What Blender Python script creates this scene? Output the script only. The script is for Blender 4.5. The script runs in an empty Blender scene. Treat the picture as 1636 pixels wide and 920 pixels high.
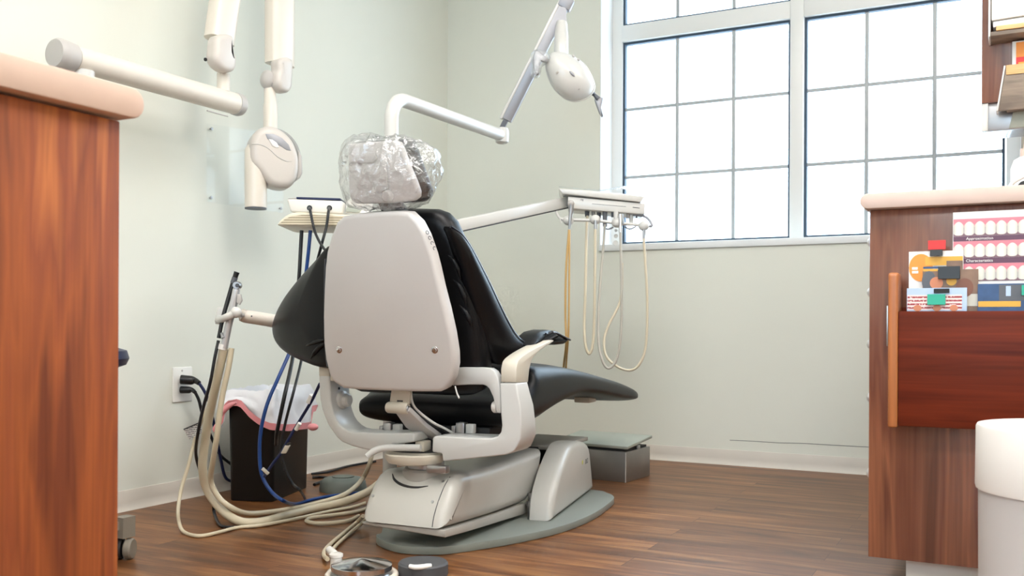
import bpy, bmesh, math, random
from mathutils import Vector, Matrix, noise

random.seed(7)
V = Vector
PI = math.pi
SC = bpy.context.scene
COL = SC.collection

# ------------------------------------------------------------------ camera
YAW, FPX, CYH, ROLL = 0.478802, 1535.0, 520.08, 0.004768
CAM = V((2.584, -4.244, 0.615))
RIGHT = V((math.cos(YAW), math.sin(YAW), 0))
FWD = V((-math.sin(YAW), math.cos(YAW), 0))
UP = V((0, 0, 1))
cs, sn = math.cos(ROLL), math.sin(ROLL)

cam_d = bpy.data.cameras.new('camera')
cam = bpy.data.objects.new('camera', cam_d)
COL.objects.link(cam)
cam_d.sensor_width = 36
cam_d.lens = FPX / 1636 * 36
cam_d.shift_y = (CYH - 460) / 1636
cam_d.clip_start = 0.05
cam_d.dof.use_dof = True
cam_d.dof.focus_distance = 2.75
cam_d.dof.aperture_fstop = 8.0
cam.matrix_world = Matrix.Translation(CAM) @ Matrix.Rotation(YAW, 4, 'Z') @ Matrix.Rotation(PI / 2, 4, 'X') @ Matrix.Rotation(ROLL, 4, 'Z')
SC.camera = cam


def ray(px, py):
    x, y = px - 818, py - CYH
    a, b = cs * x + sn * y, -sn * x + cs * y
    return RIGHT * (a / FPX) + FWD - UP * (b / FPX)


def at_x(px, py, x):
    d = ray(px, py)
    return CAM + d * ((x - CAM.x) / d.x)


def at_y(px, py, y):
    d = ray(px, py)
    return CAM + d * ((y - CAM.y) / d.y)


def at_z(px, py, z=0.0):
    d = ray(px, py)
    return CAM + d * ((z - CAM.z) / d.z)


def at_d(px, py, dep):
    return CAM + ray(px, py) * dep


def at_pl(px, py, p0, n):
    d = ray(px, py)
    return CAM + d * ((p0 - CAM).dot(n) / d.dot(n))


# ------------------------------------------------------------------ materials
def lin(c):
    c = c / 255.0
    return c / 12.92 if c <= 0.04045 else ((c + 0.055) / 1.055) ** 2.4


def rgb(r, g, b):
    return (lin(r), lin(g), lin(b), 1.0)


def newmat(name):
    m = bpy.data.materials.new(name)
    m.use_nodes = True
    nt = m.node_tree
    return m, nt, nt.nodes, nt.links, nt.nodes['Principled BSDF']


def mat(name, col, rough=0.5, metal=0.0, coat=0.0, var=0.06, bump=0.0, bscale=200.0, spec=0.5, vscale=9.0):
    """plain material with a little procedural unevenness"""
    m, nt, N, L, p = newmat(name)
    tc = N.new('ShaderNodeTexCoord')
    nz = N.new('ShaderNodeTexNoise')
    nz.inputs['Scale'].default_value = vscale
    nz.inputs['Detail'].default_value = 3
    L.new(tc.outputs['Object'], nz.inputs['Vector'])
    mx = N.new('ShaderNodeMixRGB')
    c = rgb(*col)
    mx.inputs[1].default_value = tuple(max(0, v * (1 - var)) for v in c[:3]) + (1,)
    mx.inputs[2].default_value = tuple(min(1, v * (1 + var)) for v in c[:3]) + (1,)
    L.new(nz.outputs['Fac'], mx.inputs[0])
    L.new(mx.outputs[0], p.inputs['Base Color'])
    p.inputs['Roughness'].default_value = rough
    p.inputs['Metallic'].default_value = metal
    p.inputs['Coat Weight'].default_value = coat
    p.inputs['Coat Roughness'].default_value = 0.12
    p.inputs['Specular IOR Level'].default_value = spec
    if bump:
        n2 = N.new('ShaderNodeTexNoise')
        n2.inputs['Scale'].default_value = bscale
        n2.inputs['Detail'].default_value = 2
        L.new(tc.outputs['Object'], n2.inputs['Vector'])
        b = N.new('ShaderNodeBump')
        b.inputs['Strength'].default_value = bump
        b.inputs['Distance'].default_value = 0.002
        L.new(n2.outputs['Fac'], b.inputs['Height'])
        L.new(b.outputs[0], p.inputs['Normal'])
    return m


def wood(name, cols, axis='Z', scale=14.0, stretch=0.06, rough=0.35, spec=0.5, fine=1.0, lo=0.32, hi=0.68):
    m, nt, N, L, p = newmat(name)
    tc = N.new('ShaderNodeTexCoord')
    mp = N.new('ShaderNodeMapping')
    s = [1, 1, 1]
    s['XYZ'.index(axis)] = stretch
    mp.inputs['Scale'].default_value = s
    L.new(tc.outputs['Object'], mp.inputs['Vector'])
    n1 = N.new('ShaderNodeTexNoise')
    n1.inputs['Scale'].default_value = scale
    n1.inputs['Detail'].default_value = 3
    n1.inputs['Distortion'].default_value = 0.5
    L.new(mp.outputs[0], n1.inputs['Vector'])
    rp = N.new('ShaderNodeValToRGB')
    els = rp.color_ramp.elements
    n = len(cols)
    els[0].position = lo
    els[0].color = rgb(*cols[0])
    els[1].position = hi
    els[1].color = rgb(*cols[-1])
    for i in range(1, n - 1):
        e = els.new(lo + (hi - lo) * i / (n - 1))
        e.color = rgb(*cols[i])
    L.new(n1.outputs['Fac'], rp.inputs[0])
    mp2 = N.new('ShaderNodeMapping')
    s2 = [1, 1, 1]
    s2['XYZ'.index(axis)] = 0.02
    mp2.inputs['Scale'].default_value = s2
    L.new(tc.outputs['Object'], mp2.inputs['Vector'])
    n2 = N.new('ShaderNodeTexNoise')
    n2.inputs['Scale'].default_value = 160
    n2.inputs['Detail'].default_value = 2
    L.new(mp2.outputs[0], n2.inputs['Vector'])
    mr = N.new('ShaderNodeMapRange')
    mr.inputs['From Min'].default_value = 0.3
    mr.inputs['From Max'].default_value = 0.7
    mr.inputs['To Min'].default_value = 1 - 0.16 * fine
    mr.inputs['To Max'].default_value = 1 + 0.10 * fine
    L.new(n2.outputs['Fac'], mr.inputs['Value'])
    hv = N.new('ShaderNodeHueSaturation')
    L.new(rp.outputs[0], hv.inputs['Color'])
    L.new(mr.outputs[0], hv.inputs['Value'])
    L.new(hv.outputs[0], p.inputs['Base Color'])
    p.inputs['Roughness'].default_value = rough
    p.inputs['Specular IOR Level'].default_value = spec
    return m


def thin_clear(name, tint=(1, 1, 1), gloss=0.06, rough=0.02, bump=0.0, bscale=30.0, facing=True, haze=0.0, span=0.5):
    """thin clear sheet: light passes straight through, plus a surface reflection"""
    m = bpy.data.materials.new(name)
    m.use_nodes = True
    nt = m.node_tree
    N, L = nt.nodes, nt.links
    N.remove(N['Principled BSDF'])
    out = N['Material Output']
    tr = N.new('ShaderNodeBsdfTransparent')
    tr.inputs[0].default_value = tint + (1,)
    gl = N.new('ShaderNodeBsdfGlossy')
    gl.inputs['Roughness'].default_value = rough
    base = tr
    if haze:
        df = N.new('ShaderNodeBsdfDiffuse')
        df.inputs[0].default_value = (0.9, 0.9, 0.9, 1)
        m0 = N.new('ShaderNodeMixShader')
        m0.inputs[0].default_value = haze
        L.new(tr.outputs[0], m0.inputs[1])
        L.new(df.outputs[0], m0.inputs[2])
        base = m0
    mix = N.new('ShaderNodeMixShader')
    lw = N.new('ShaderNodeLayerWeight')
    lw.inputs['Blend'].default_value = 0.35
    mr = N.new('ShaderNodeMapRange')
    mr.inputs['To Min'].default_value = gloss
    mr.inputs['To Max'].default_value = min(0.9, gloss + span)
    L.new(lw.outputs['Facing'], mr.inputs['Value'])
    L.new(mr.outputs[0], mix.inputs[0])
    L.new(base.outputs[0], mix.inputs[1])
    L.new(gl.outputs[0], mix.inputs[2])
    L.new(mix.outputs[0], out.inputs[0])
    if bump:
        tc = N.new('ShaderNodeTexCoord')
        nz = N.new('ShaderNodeTexNoise')
        nz.inputs['Scale'].default_value = bscale
        nz.inputs['Detail'].default_value = 4
        nz.inputs['Distortion'].default_value = 1.2
        L.new(tc.outputs['Object'], nz.inputs['Vector'])
        b = N.new('ShaderNodeBump')
        b.inputs['Strength'].default_value = bump
        b.inputs['Distance'].default_value = 0.01
        L.new(nz.outputs['Fac'], b.inputs['Height'])
        L.new(b.outputs[0], gl.inputs['Normal'])
        L.new(b.outputs[0], lw.inputs['Normal'])
    return m


def emis(name, col, s):
    m = bpy.data.materials.new(name)
    m.use_nodes = True
    N, L = m.node_tree.nodes, m.node_tree.links
    N.remove(N['Principled BSDF'])
    e = N.new('ShaderNodeEmission')
    e.inputs[0].default_value = col + (1,)
    e.inputs[1].default_value = s
    L.new(e.outputs[0], N['Material Output'].inputs[0])
    return m


def floor_mat():
    m, nt, N, L, p = newmat('vinyl_plank_floor')
    tc = N.new('ShaderNodeTexCoord')
    br = N.new('ShaderNodeTexBrick')
    br.offset = 0.37
    br.offset_frequency = 2
    br.inputs['Scale'].default_value = 1.0
    br.inputs['Brick Width'].default_value = 1.22
    br.inputs['Row Height'].default_value = 0.102
    br.inputs['Mortar Size'].default_value = 0.0012
    br.inputs['Mortar Smooth'].default_value = 0.3
    br.inputs['Bias'].default_value = 0.0
    br.inputs['Color1'].default_value = (0, 0, 0, 1)
    br.inputs['Color2'].default_value = (1, 1, 1, 1)
    br.inputs['Mortar'].default_value = (0.2, 0.2, 0.2, 1)
    L.new(tc.outputs['Object'], br.inputs['Vector'])
    mp = N.new('ShaderNodeMapping')
    mp.inputs['Scale'].default_value = (0.9, 9.0, 1)
    L.new(tc.outputs['Object'], mp.inputs['Vector'])
    # shift grain per plank
    cmb = N.new('ShaderNodeVectorMath')
    cmb.operation = 'MULTIPLY_ADD'
    cmb.inputs[1].default_value = (7.3, 3.1, 5.0)
    L.new(br.outputs['Color'], cmb.inputs[0])
    L.new(mp.outputs[0], cmb.inputs[2])
    n1 = N.new('ShaderNodeTexNoise')
    n1.inputs['Scale'].default_value = 2.6
    n1.inputs['Detail'].default_value = 6
    n1.inputs['Roughness'].default_value = 0.6
    n1.inputs['Distortion'].default_value = 0.6
    L.new(cmb.outputs[0], n1.inputs['Vector'])
    rp = N.new('ShaderNodeValToRGB')
    e = rp.color_ramp.elements
    e[0].position = 0.28
    e[0].color = rgb(70, 44, 26)
    e[1].position = 0.74
    e[1].color = rgb(156, 110, 68)
    k = e.new(0.5)
    k.color = rgb(116, 73, 41)
    L.new(n1.outputs['Fac'], rp.inputs[0])
    mr = N.new('ShaderNodeMapRange')
    mr.inputs['To Min'].default_value = 0.80
    mr.inputs['To Max'].default_value = 1.16
    L.new(br.outputs['Color'], mr.inputs['Value'])
    hv = N.new('ShaderNodeHueSaturation')
    L.new(rp.outputs[0], hv.inputs['Color'])
    L.new(mr.outputs[0], hv.inputs['Value'])
    mo = N.new('ShaderNodeMixRGB')
    mo.blend_type = 'MULTIPLY'
    mo.inputs[2].default_value = (0.55, 0.45, 0.4, 1)
    L.new(br.outputs['Fac'], mo.inputs[0])
    L.new(hv.outputs[0], mo.inputs[1])
    L.new(mo.outputs[0], p.inputs['Base Color'])
    p.inputs['Roughness'].default_value = 0.36
    p.inputs['Specular IOR Level'].default_value = 0.32
    b = N.new('ShaderNodeBump')
    b.inputs['Strength'].default_value = 0.08
    b.inputs['Distance'].default_value = 0.002
    L.new(n1.outputs['Fac'], b.inputs['Height'])
    L.new(b.outputs[0], p.inputs['Normal'])
    return m


def stripe_mat(name, base, ink, axis=2, period=0.012, duty=0.45, broken=True, rough=0.6):
    """printed rows of small type or ribs: ink rows across the given object axis"""
    m, nt, N, L, p = newmat(name)
    tc = N.new('ShaderNodeTexCoord')
    sp = N.new('ShaderNodeSeparateXYZ')
    L.new(tc.outputs['Object'], sp.inputs[0])
    d = N.new('ShaderNodeMath')
    d.operation = 'DIVIDE'
    d.inputs[1].default_value = period
    L.new(sp.outputs[axis], d.inputs[0])
    fr = N.new('ShaderNodeMath')
    fr.operation = 'FRACT'
    L.new(d.outputs[0], fr.inputs[0])
    lt = N.new('ShaderNodeMath')
    lt.operation = 'LESS_THAN'
    lt.inputs[1].default_value = duty
    L.new(fr.outputs[0], lt.inputs[0])
    fac = lt
    if broken:
        nz = N.new('ShaderNodeTexNoise')
        nz.inputs['Scale'].default_value = 260
        L.new(tc.outputs['Object'], nz.inputs['Vector'])
        g = N.new('ShaderNodeMath')
        g.operation = 'GREATER_THAN'
        g.inputs[1].default_value = 0.42
        L.new(nz.outputs['Fac'], g.inputs[0])
        mu = N.new('ShaderNodeMath')
        mu.operation = 'MULTIPLY'
        L.new(lt.outputs[0], mu.inputs[0])
        L.new(g.outputs[0], mu.inputs[1])
        fac = mu
    mx = N.new('ShaderNodeMixRGB')
    mx.inputs[1].default_value = rgb(*base)
    mx.inputs[2].default_value = rgb(*ink)
    L.new(fac.outputs[0], mx.inputs[0])
    L.new(mx.outputs[0], p.inputs['Base Color'])
    p.inputs['Roughness'].default_value = rough
    return m


def teeth_mat():
    """printed picture of a row of upper teeth under pink gums (generated coordinates)"""
    m, nt, N, L, p = newmat('printed_teeth')
    tc = N.new('ShaderNodeTexCoord')
    sp = N.new('ShaderNodeSeparateXYZ')
    L.new(tc.outputs['Generated'], sp.inputs[0])

    def M(op, a, b=None, c=None):
        n = N.new('ShaderNodeMath')
        n.operation = op
        for i, v in enumerate((a, b, c)):
            if v is None:
                continue
            if isinstance(v, (int, float)):
                n.inputs[i].default_value = v
            else:
                L.new(v, n.inputs[i])
        return n.outputs[0]
    x, z = sp.outputs[0], sp.outputs[2]
    u = M('FRACT', M('MULTIPLY', x, 11.0))
    d = M('ABSOLUTE', M('MULTIPLY_ADD', u, 2.0, -1.0))
    d2 = M('MULTIPLY', d, d)
    top = M('MULTIPLY_ADD', d2, -0.24, 0.84)
    bot = M('MULTIPLY_ADD', M('MULTIPLY', d2, d2), 0.14, 0.06)
    inside = M('MULTIPLY', M('LESS_THAN', z, top), M('GREATER_THAN', z, bot))
    inside = M('MULTIPLY', inside, M('LESS_THAN', d, 0.97))
    gum = M('GREATER_THAN', z, 0.5)
    bg = N.new('ShaderNodeMixRGB')
    bg.inputs[1].default_value = rgb(120, 84, 92)
    bg.inputs[2].default_value = rgb(214, 120, 132)
    L.new(gum, bg.inputs[0])
    tt = N.new('ShaderNodeMixRGB')
    tt.inputs[1].default_value = rgb(226, 222, 208)
    tt.inputs[2].default_value = rgb(170, 166, 156)
    L.new(M('MULTIPLY', d2, 0.8), tt.inputs[0])
    mx = N.new('ShaderNodeMixRGB')
    L.new(inside, mx.inputs[0])
    L.new(bg.outputs[0], mx.inputs[1])
    L.new(tt.outputs[0], mx.inputs[2])
    L.new(mx.outputs[0], p.inputs['Base Color'])
    p.inputs['Roughness'].default_value = 0.35
    return m


MT = dict(
    wall=mat('sage_wall_paint', (221, 222, 211), 0.85, var=0.012, bump=0.05, bscale=300),
    ceil=mat('ceiling_paint', (236, 235, 230), 0.9, var=0.01),
    floor=floor_mat(),
    base=mat('vinyl_cove_base', (212, 205, 194), 0.5, var=0.03),
    wframe=mat('window_frame_paint', (222, 222, 218), 0.45, var=0.02),
    sill=mat('white_sill', (226, 228, 228), 0.5, var=0.02),
    gasket=mat('dark_gasket', (52, 70, 86), 0.6),
    muntin=mat('grille_bar', (168, 172, 172), 0.5),
    glass=thin_clear('window_glass', (0.97, 0.985, 1.0), 0.04),
    cabwood=wood('cabinet_cherry', [(112, 58, 36), (152, 82, 44), (134, 70, 42), (178, 104, 56), (122, 64, 40)], 'Z', 17, 0.07, 0.5, 0.2),
    cabwood2=wood('cabinet_walnut', [(96, 58, 44), (128, 80, 60), (112, 66, 50), (146, 92, 66), (104, 62, 48)], 'Z', 13, 0.09, 0.26, 0.6),
    laminate=mat('pink_beige_laminate', (202, 174, 156), 0.5, var=0.07, vscale=28),
    lamdark=mat('laminate_underside', (126, 84, 68), 0.6),
    laminate2=mat('rose_beige_laminate', (205, 182, 170), 0.45, var=0.05, vscale=30),
    rackwood=wood('mahogany_rack', [(74, 24, 11), (106, 40, 19), (88, 32, 14), (120, 48, 24)], 'X', 16, 0.07, 0.5, 0.15),
    rackend=wood('honey_wood_edge', [(150, 86, 44), (182, 112, 62)], 'Z', 20, 0.08, 0.4),
    ply=wood('plywood_edge', [(196, 150, 98), (222, 178, 122), (170, 124, 78)], 'X', 60, 0.03, 0.5),
    greywood=wood('grey_brown_wood', [(112, 98, 86), (140, 124, 108), (98, 84, 74)], 'X', 18, 0.3, 0.5),
    shell=mat('warm_grey_plastic', (197, 193, 190), 0.34, coat=0.25, var=0.015),
    frame=mat('light_grey_enamel', (198, 198, 195), 0.3, coat=0.3, var=0.02),
    tan=mat('aged_beige_plastic', (200, 193, 178), 0.38, coat=0.2, var=0.03),
    cover=mat('base_cover_plastic', (190, 188, 181), 0.35, coat=0.25, var=0.03),
    covertrim=mat('base_cover_trim', (172, 169, 162), 0.45, var=0.04),
    plate=mat('grey_green_base_plate', (126, 131, 124), 0.42, var=0.05),
    leather=mat('black_upholstery', (13, 13, 15), 0.38, coat=0.0, var=0.2, bump=0.12, bscale=420, spec=0.23),
    leatherseam=mat('black_piping', (24, 26, 34), 0.3, coat=0.3),
    dark=mat('dark_mechanism', (30, 29, 30), 0.6, var=0.2),
    steel=mat('brushed_steel', (176, 176, 178), 0.32, 1.0, var=0.05),
    chrome=mat('chrome', (214, 214, 216), 0.12, 1.0, var=0.02),
    satin=mat('satin_silver', (196, 196, 198), 0.28, 0.45, coat=0.3, var=0.03),
    boxsteel=mat('scuffed_metal_box', (150, 146, 142), 0.42, 0.85, var=0.12, vscale=14),
    lid=mat('grey_green_lid', (168, 172, 160), 0.5, var=0.05),
    white=mat('white_enamel', (208, 206, 201), 0.3, coat=0.3, var=0.015),
    cream=mat('cream_enamel', (222, 213, 200), 0.36, coat=0.2, var=0.015),
    elbowgrey=mat('warm_grey_elbow', (206, 198, 190), 0.38, coat=0.2, var=0.02),
    capgrey=mat('grey_end_cap', (186, 181, 176), 0.42, var=0.03),
    lampgrey=mat('lilac_grey_metal', (150, 150, 155), 0.35, 0.25, var=0.03),
    handlegrey=mat('handle_grey_plastic', (150, 150, 147), 0.42, var=0.03),  # the x-ray handle rail's own mid grey
    darkgrey=mat('dark_grey_plastic', (88, 90, 96), 0.45),
    hose=mat('ivory_hose', (206, 194, 168), 0.38, coat=0.2, var=0.05),
    hosegrey=mat('grey_hose', (182, 176, 164), 0.35, coat=0.2, var=0.05),
    yhose=mat('yellowed_hose', (196, 158, 96), 0.38, coat=0.2, var=0.05),
    acry=thin_clear('clear_acrylic', (0.985, 0.99, 0.992), 0.004, span=0.035),
    film=thin_clear('crinkled_film', (0.97, 0.97, 0.97), 0.09, 0.10, bump=0.8, bscale=34, haze=0.09),
    film2=thin_clear('barrier_film', (0.97, 0.98, 0.98), 0.10, 0.15, bump=0.9, bscale=40, haze=0.15),
    black=mat('black_plastic', (14, 14, 15), 0.42, var=0.2),
    cableblack=mat('black_cable', (20, 21, 26), 0.4),
    cablenavy=mat('navy_cable', (16, 28, 70), 0.4),
    cableblue=mat('blue_cable', (18, 62, 128), 0.4),
    liner=mat('white_bag_liner', (226, 226, 230), 0.4, var=0.05, bump=0.6, bscale=45),
    pink=mat('pink_drawstring', (226, 146, 150), 0.4, var=0.06, bump=0.4, bscale=60),
    pod=mat('grey_green_rubber', (112, 118, 110), 0.6, var=0.06),
    pedal=mat('dark_grey_rubber', (72, 73, 76), 0.6, var=0.06),
    paper=mat('white_paper', (238, 236, 232), 0.7, var=0.02),
    outlet=mat('outlet_plastic', (230, 228, 222), 0.35, var=0.01),
    shelf=mat('beige_shelf_plastic', (222, 211, 190), 0.4, var=0.02),
    slat=stripe_mat('ribbed_beige_vent', (206, 192, 164), (128, 112, 86), 2, 0.0075, 0.3, False, 0.5),
    ctrl=mat('control_box_plastic', (226, 222, 214), 0.4, var=0.02),
    binlid=mat('white_bin_lid', (232, 228, 222), 0.4, var=0.01),
    bingrey=mat('light_grey_bin', (196, 192, 189), 0.45, var=0.02),
    caster=mat('taupe_caster', (132, 124, 112), 0.5, var=0.05),
    orange=mat('orange_ink', (238, 148, 56), 0.5),
    yellow=mat('mustard_ink', (222, 168, 64), 0.5),
    red=mat('red_tag', (222, 50, 48), 0.5),
    teal=mat('teal_clip', (20, 158, 130), 0.45),
    palebl=mat('pale_blue_print', (178, 198, 224), 0.5),
    photo=mat('brown_photo_print', (128, 98, 76), 0.4, var=0.4, vscale=40),
    skin=mat('skin_tone_print', (206, 132, 96), 0.5),
    nightblue=mat('blue_photo_print', (44, 74, 116), 0.4, var=0.5, vscale=30),
    plum=mat('plum_caption_band', (92, 50, 72), 0.4),
    brick=stripe_mat('red_row_print', (236, 214, 210), (160, 60, 66), 2, 0.0075, 0.5),
    tagink=stripe_mat('printed_cable_tag', (228, 226, 222), (70, 70, 74), 2, 0.006, 0.4),
    teeth=teeth_mat(),
    lime=mat('yellow_green_mark', (206, 204, 96), 0.4),
    ink=mat('dark_print', (70, 72, 76), 0.5),
)

for _k in ('cabwood2',):
    _p = MT[_k].node_tree.nodes['Principled BSDF']
    _p.inputs['Coat Weight'].default_value = 0.9
    _p.inputs['Coat Roughness'].default_value = 0.16


# ------------------------------------------------------------------ mesh builder
def cr(pts, k=6, closed=False):
    """Catmull-Rom samples"""
    P = [V(p) for p in pts]
    n = len(P)
    out = []
    segs = n if closed else n - 1
    for i in range(segs):
        if closed:
            p0, p1, p2, p3 = P[(i - 1) % n], P[i], P[(i + 1) % n], P[(i + 2) % n]
        else:
            p1, p2 = P[i], P[i + 1]
            p0 = P[i - 1] if i > 0 else p1 * 2 - p2
            p3 = P[i + 2] if i + 2 < n else p2 * 2 - p1
        for j in range(k):
            t = j / k
            out.append(0.5 * ((2 * p1) + (p2 - p0) * t + (2 * p0 - 5 * p1 + 4 * p2 - p3) * t * t + (3 * p1 - p0 - 3 * p2 + p3) * t ** 3))
    if not closed:
        out.append(P[-1].copy())
    return out


def newell(pts):
    n = V((0, 0, 0))
    for i, p in enumerate(pts):
        q = pts[(i + 1) % len(pts)]
        n += V(((p.y - q.y) * (p.z + q.z), (p.z - q.z) * (p.x + q.x), (p.x - q.x) * (p.y + q.y)))
    return n.normalized()


def inset(pts, N, d):
    out = []
    n = len(pts)
    for i in range(n):
        p, a, b = pts[i], pts[i - 1], pts[(i + 1) % n]
        e1, e2 = (p - a), (b - p)
        if e1.length < 1e-9 or e2.length < 1e-9:
            out.append(p.copy())
            continue
        n1, n2 = N.cross(e1).normalized(), N.cross(e2).normalized()
        m = n1 + n2
        if m.length < 1e-6:
            m = n1
        m.normalize()
        out.append(p + m * (d / max(0.55, m.dot(n1))))
    return out


class MB:
    def __init__(self):
        self.bm = bmesh.new()

    def face(self, vs):
        try:
            return self.bm.faces.new(vs)
        except ValueError:
            return None

    def ring(self, pts):
        return [self.bm.verts.new(p) for p in pts]

    def loft(self, rings, caps=True, closed=True):
        rv = [self.ring(r) for r in rings]
        for A, B in zip(rv, rv[1:]):
            n = len(A)
            for i in range(n if closed else n - 1):
                j = (i + 1) % n
                self.face((A[i], A[j], B[j], B[i]))
        if caps:
            self.face(rv[0][::-1])
            self.face(rv[-1])
        return self

    def box(self, lo, hi, bev=0.0, seg=2):
        x0, y0, z0 = lo
        x1, y1, z1 = hi
        return self.prism([V((x0, y0, z0)), V((x1, y0, z0)), V((x1, y1, z0)), V((x0, y1, z0))], V((0, 0, z1 - z0)), bev, seg)

    def obox(self, c, e1, e2, e3, bev=0.0, seg=2):
        """box around centre c with half-vectors e1,e2,e3"""
        c, e1, e2, e3 = V(c), V(e1), V(e2), V(e3)
        return self.prism([c - e1 - e2 - e3, c + e1 - e2 - e3, c + e1 + e2 - e3, c - e1 + e2 - e3], e3 * 2, bev, seg)

    def bevel_since(self, n0, bev, seg, ang=0.5):
        vs = list(self.bm.verts)[n0:]
        vset = set(vs)
        self.bm.normal_update()
        es = [e for e in self.bm.edges if e.verts[0] in vset and e.verts[1] in vset and len(e.link_faces) == 2 and e.calc_face_angle(0) > ang]
        if es:
            bmesh.ops.bevel(self.bm, geom=es, offset=bev, segments=seg, profile=0.5, affect='EDGES', clamp_overlap=True)
        return self

    def prism(self, pts, vec, bev=0.0, seg=2, ang=0.5):
        n0 = len(self.bm.verts)
        pts = [V(p) for p in pts]
        vec = V(vec)
        if newell(pts).dot(vec) < 0:
            pts = pts[::-1]
        self.loft([pts, [p + vec for p in pts]])
        if bev:
            bmesh.ops.recalc_face_normals(self.bm, faces=self.bm.faces[:])
            self.bevel_since(n0, bev, seg, ang)
        return self

    def pillow(self, pts, vec, r, n=4, r2=None):
        """slab with rounded rims: planar outline pts, thickness vec"""
        vec = V(vec)
        T = vec.length
        N = vec.normalized()
        pts = [V(p) for p in pts]
        if newell(pts).dot(N) < 0:
            pts = pts[::-1]
        r2 = r if r2 is None else r2
        r = min(r, T * 0.49 if r2 else T * .98)
        r2 = min(r2, T * 0.49)
        rings = []
        for k in range(n + 1):
            th = k / n * PI / 2
            rings.append([p + N * (r * (1 - math.sin(PI / 2 - th)) if False else r * (1 - math.cos(th))) for p in inset(pts, N, r * (1 - math.sin(th)))])
        # lower rim runs from full inset at h=0 to none at h=r
        rings = []
        for k in range(n + 1):
            th = k / n * PI / 2
            rings.append([p + N * (r * (1 - math.cos(th))) for p in inset(pts, N, r * (1 - math.sin(th)))])
        for k in range(n, -1, -1):
            th = k / n * PI / 2
            rings.append([p + N * (T - r2 * (1 - math.cos(th))) for p in inset(pts, N, r2 * (1 - math.sin(th)))])
        return self.loft(rings)

    def tube(self, pts, r, seg=12, k=6, closed=False, sy=1.0):
        P = cr(pts, k, closed) if k > 1 else [V(p) for p in pts]
        n = len(P)
        rs = r if isinstance(r, (list, tuple)) else None
        rings = []
        t0 = (P[1] - P[0]).normalized()
        up = V((0, 0, 1)) if abs(t0.z) < 0.9 else V((1, 0, 0))
        nrm = (up - t0 * up.dot(t0)).normalized()
        for i, p in enumerate(P):
            a = P[(i - 1) % n] if (i > 0 or closed) else p
            b = P[(i + 1) % n] if (i < n - 1 or closed) else p
            t = (b - a).normalized()
            nrm = (nrm - t * nrm.dot(t)).normalized()
            bi = t.cross(nrm)
            if rs:
                f = i / (n - 1) * (len(rs) - 1)
                q = min(int(f), len(rs) - 2)
                rr = rs[q] + (rs[q + 1] - rs[q]) * (f - q)
            else:
                rr = r
            rings.append([p + nrm * (rr * math.cos(2 * PI * s / seg)) + bi * (rr * sy * math.sin(2 * PI * s / seg)) for s in range(seg)])
        if closed:
            rings.append(rings[0])
            self.loft(rings, caps=False)
            bmesh.ops.remove_doubles(self.bm, verts=self.bm.verts[:], dist=1e-6)
        else:
            self.loft(rings)
        return self

    def lathe(self, prof, o, axis=(0, 0, 1), seg=32, ref=None):
        o, ax = V(o), V(axis).normalized()
        x = V((1, 0, 0)) if abs(ax.x) < 0.9 else V((0, 1, 0))
        x = (x - ax * x.dot(ax)).normalized()
        y = ax.cross(x)
        rings = [[o + ax * h + (x * math.cos(2 * PI * s / seg) + y * math.sin(2 * PI * s / seg)) * max(r, 1e-5) for s in range(seg)] for r, h in prof]
        return self.loft(rings)

    def ell(self, c, e1, e2, e3, nu=20, nv=12, squ=1.0):
        c, e1, e2, e3 = V(c), V(e1), V(e2), V(e3)
        rings = []

        def sg(v):
            return math.copysign(abs(v) ** squ, v)
        for j in range(1, nv):
            ph = -PI / 2 + PI * j / nv
            rings.append([c + e3 * sg(math.sin(ph)) + (e1 * sg(math.cos(2 * PI * i / nu)) + e2 * sg(math.sin(2 * PI * i / nu))) * sg(math.cos(ph)) for i in range(nu)])
        n0 = len(self.bm.verts)
        rv = [self.ring(r) for r in rings]
        for A, B in zip(rv, rv[1:]):
            for i in range(nu):
                self.face((A[i], A[(i + 1) % nu], B[(i + 1) % nu], B[i]))
        b, t = self.bm.verts.new(c - e3), self.bm.verts.new(c + e3)
        for i in range(nu):
            self.face((b, rv[0][(i + 1) % nu], rv[0][i]))
            self.face((t, rv[-1][i], rv[-1][(i + 1) % nu]))
        return self

    def grid(self, rows):
        return self.loft(rows, caps=False, closed=False)

    def dome(self, pts, vec, h0, h1, n=7, p=2.0):
        """cushion: planar star-shaped outline bulging h1 on the +vec side and h0 on the other"""
        N = V(vec).normalized()
        pts = [V(q) for q in pts]
        if newell(pts).dot(N) < 0:
            pts = pts[::-1]
        c = sum(pts, V()) / len(pts)
        rings = []
        ss = [math.sin(k / n * PI / 2) for k in range(1, n + 1)]
        for s in ss:
            rings.append([c + (q - c) * s - N * (h0 * (1 - s ** p) ** .5) for q in pts])
        for s in ss[::-1][1:]:
            rings.append([c + (q - c) * s + N * (h1 * (1 - s ** p) ** .5) for q in pts])
        return self.loft(rings)

    def build(self, name, m, parent=None, sharp=38, label=None):
        bm = self.bm
        bmesh.ops.recalc_face_normals(bm, faces=bm.faces[:])
        if parent is None:
            xs = [v.co for v in bm.verts]
            off = V(((min(c.x for c in xs) + max(c.x for c in xs)) / 2, (min(c.y for c in xs) + max(c.y for c in xs)) / 2, min(c.z for c in xs)))
        else:
            off = V((0, 0, 0))
            p = parent
            while p is not None:
                off += p.location
                p = p.parent
        for v in bm.verts:
            v.co -= off
        me = bpy.data.meshes.new(name)
        bm.to_mesh(me)
        bm.free()
        me.materials.append(MT[m] if isinstance(m, str) else m)
        me.polygons.foreach_set('use_smooth', [True] * len(me.polygons))
        me.set_sharp_from_angle(angle=math.radians(sharp))
        o = bpy.data.objects.new(name, me)
        COL.objects.link(o)
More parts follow.
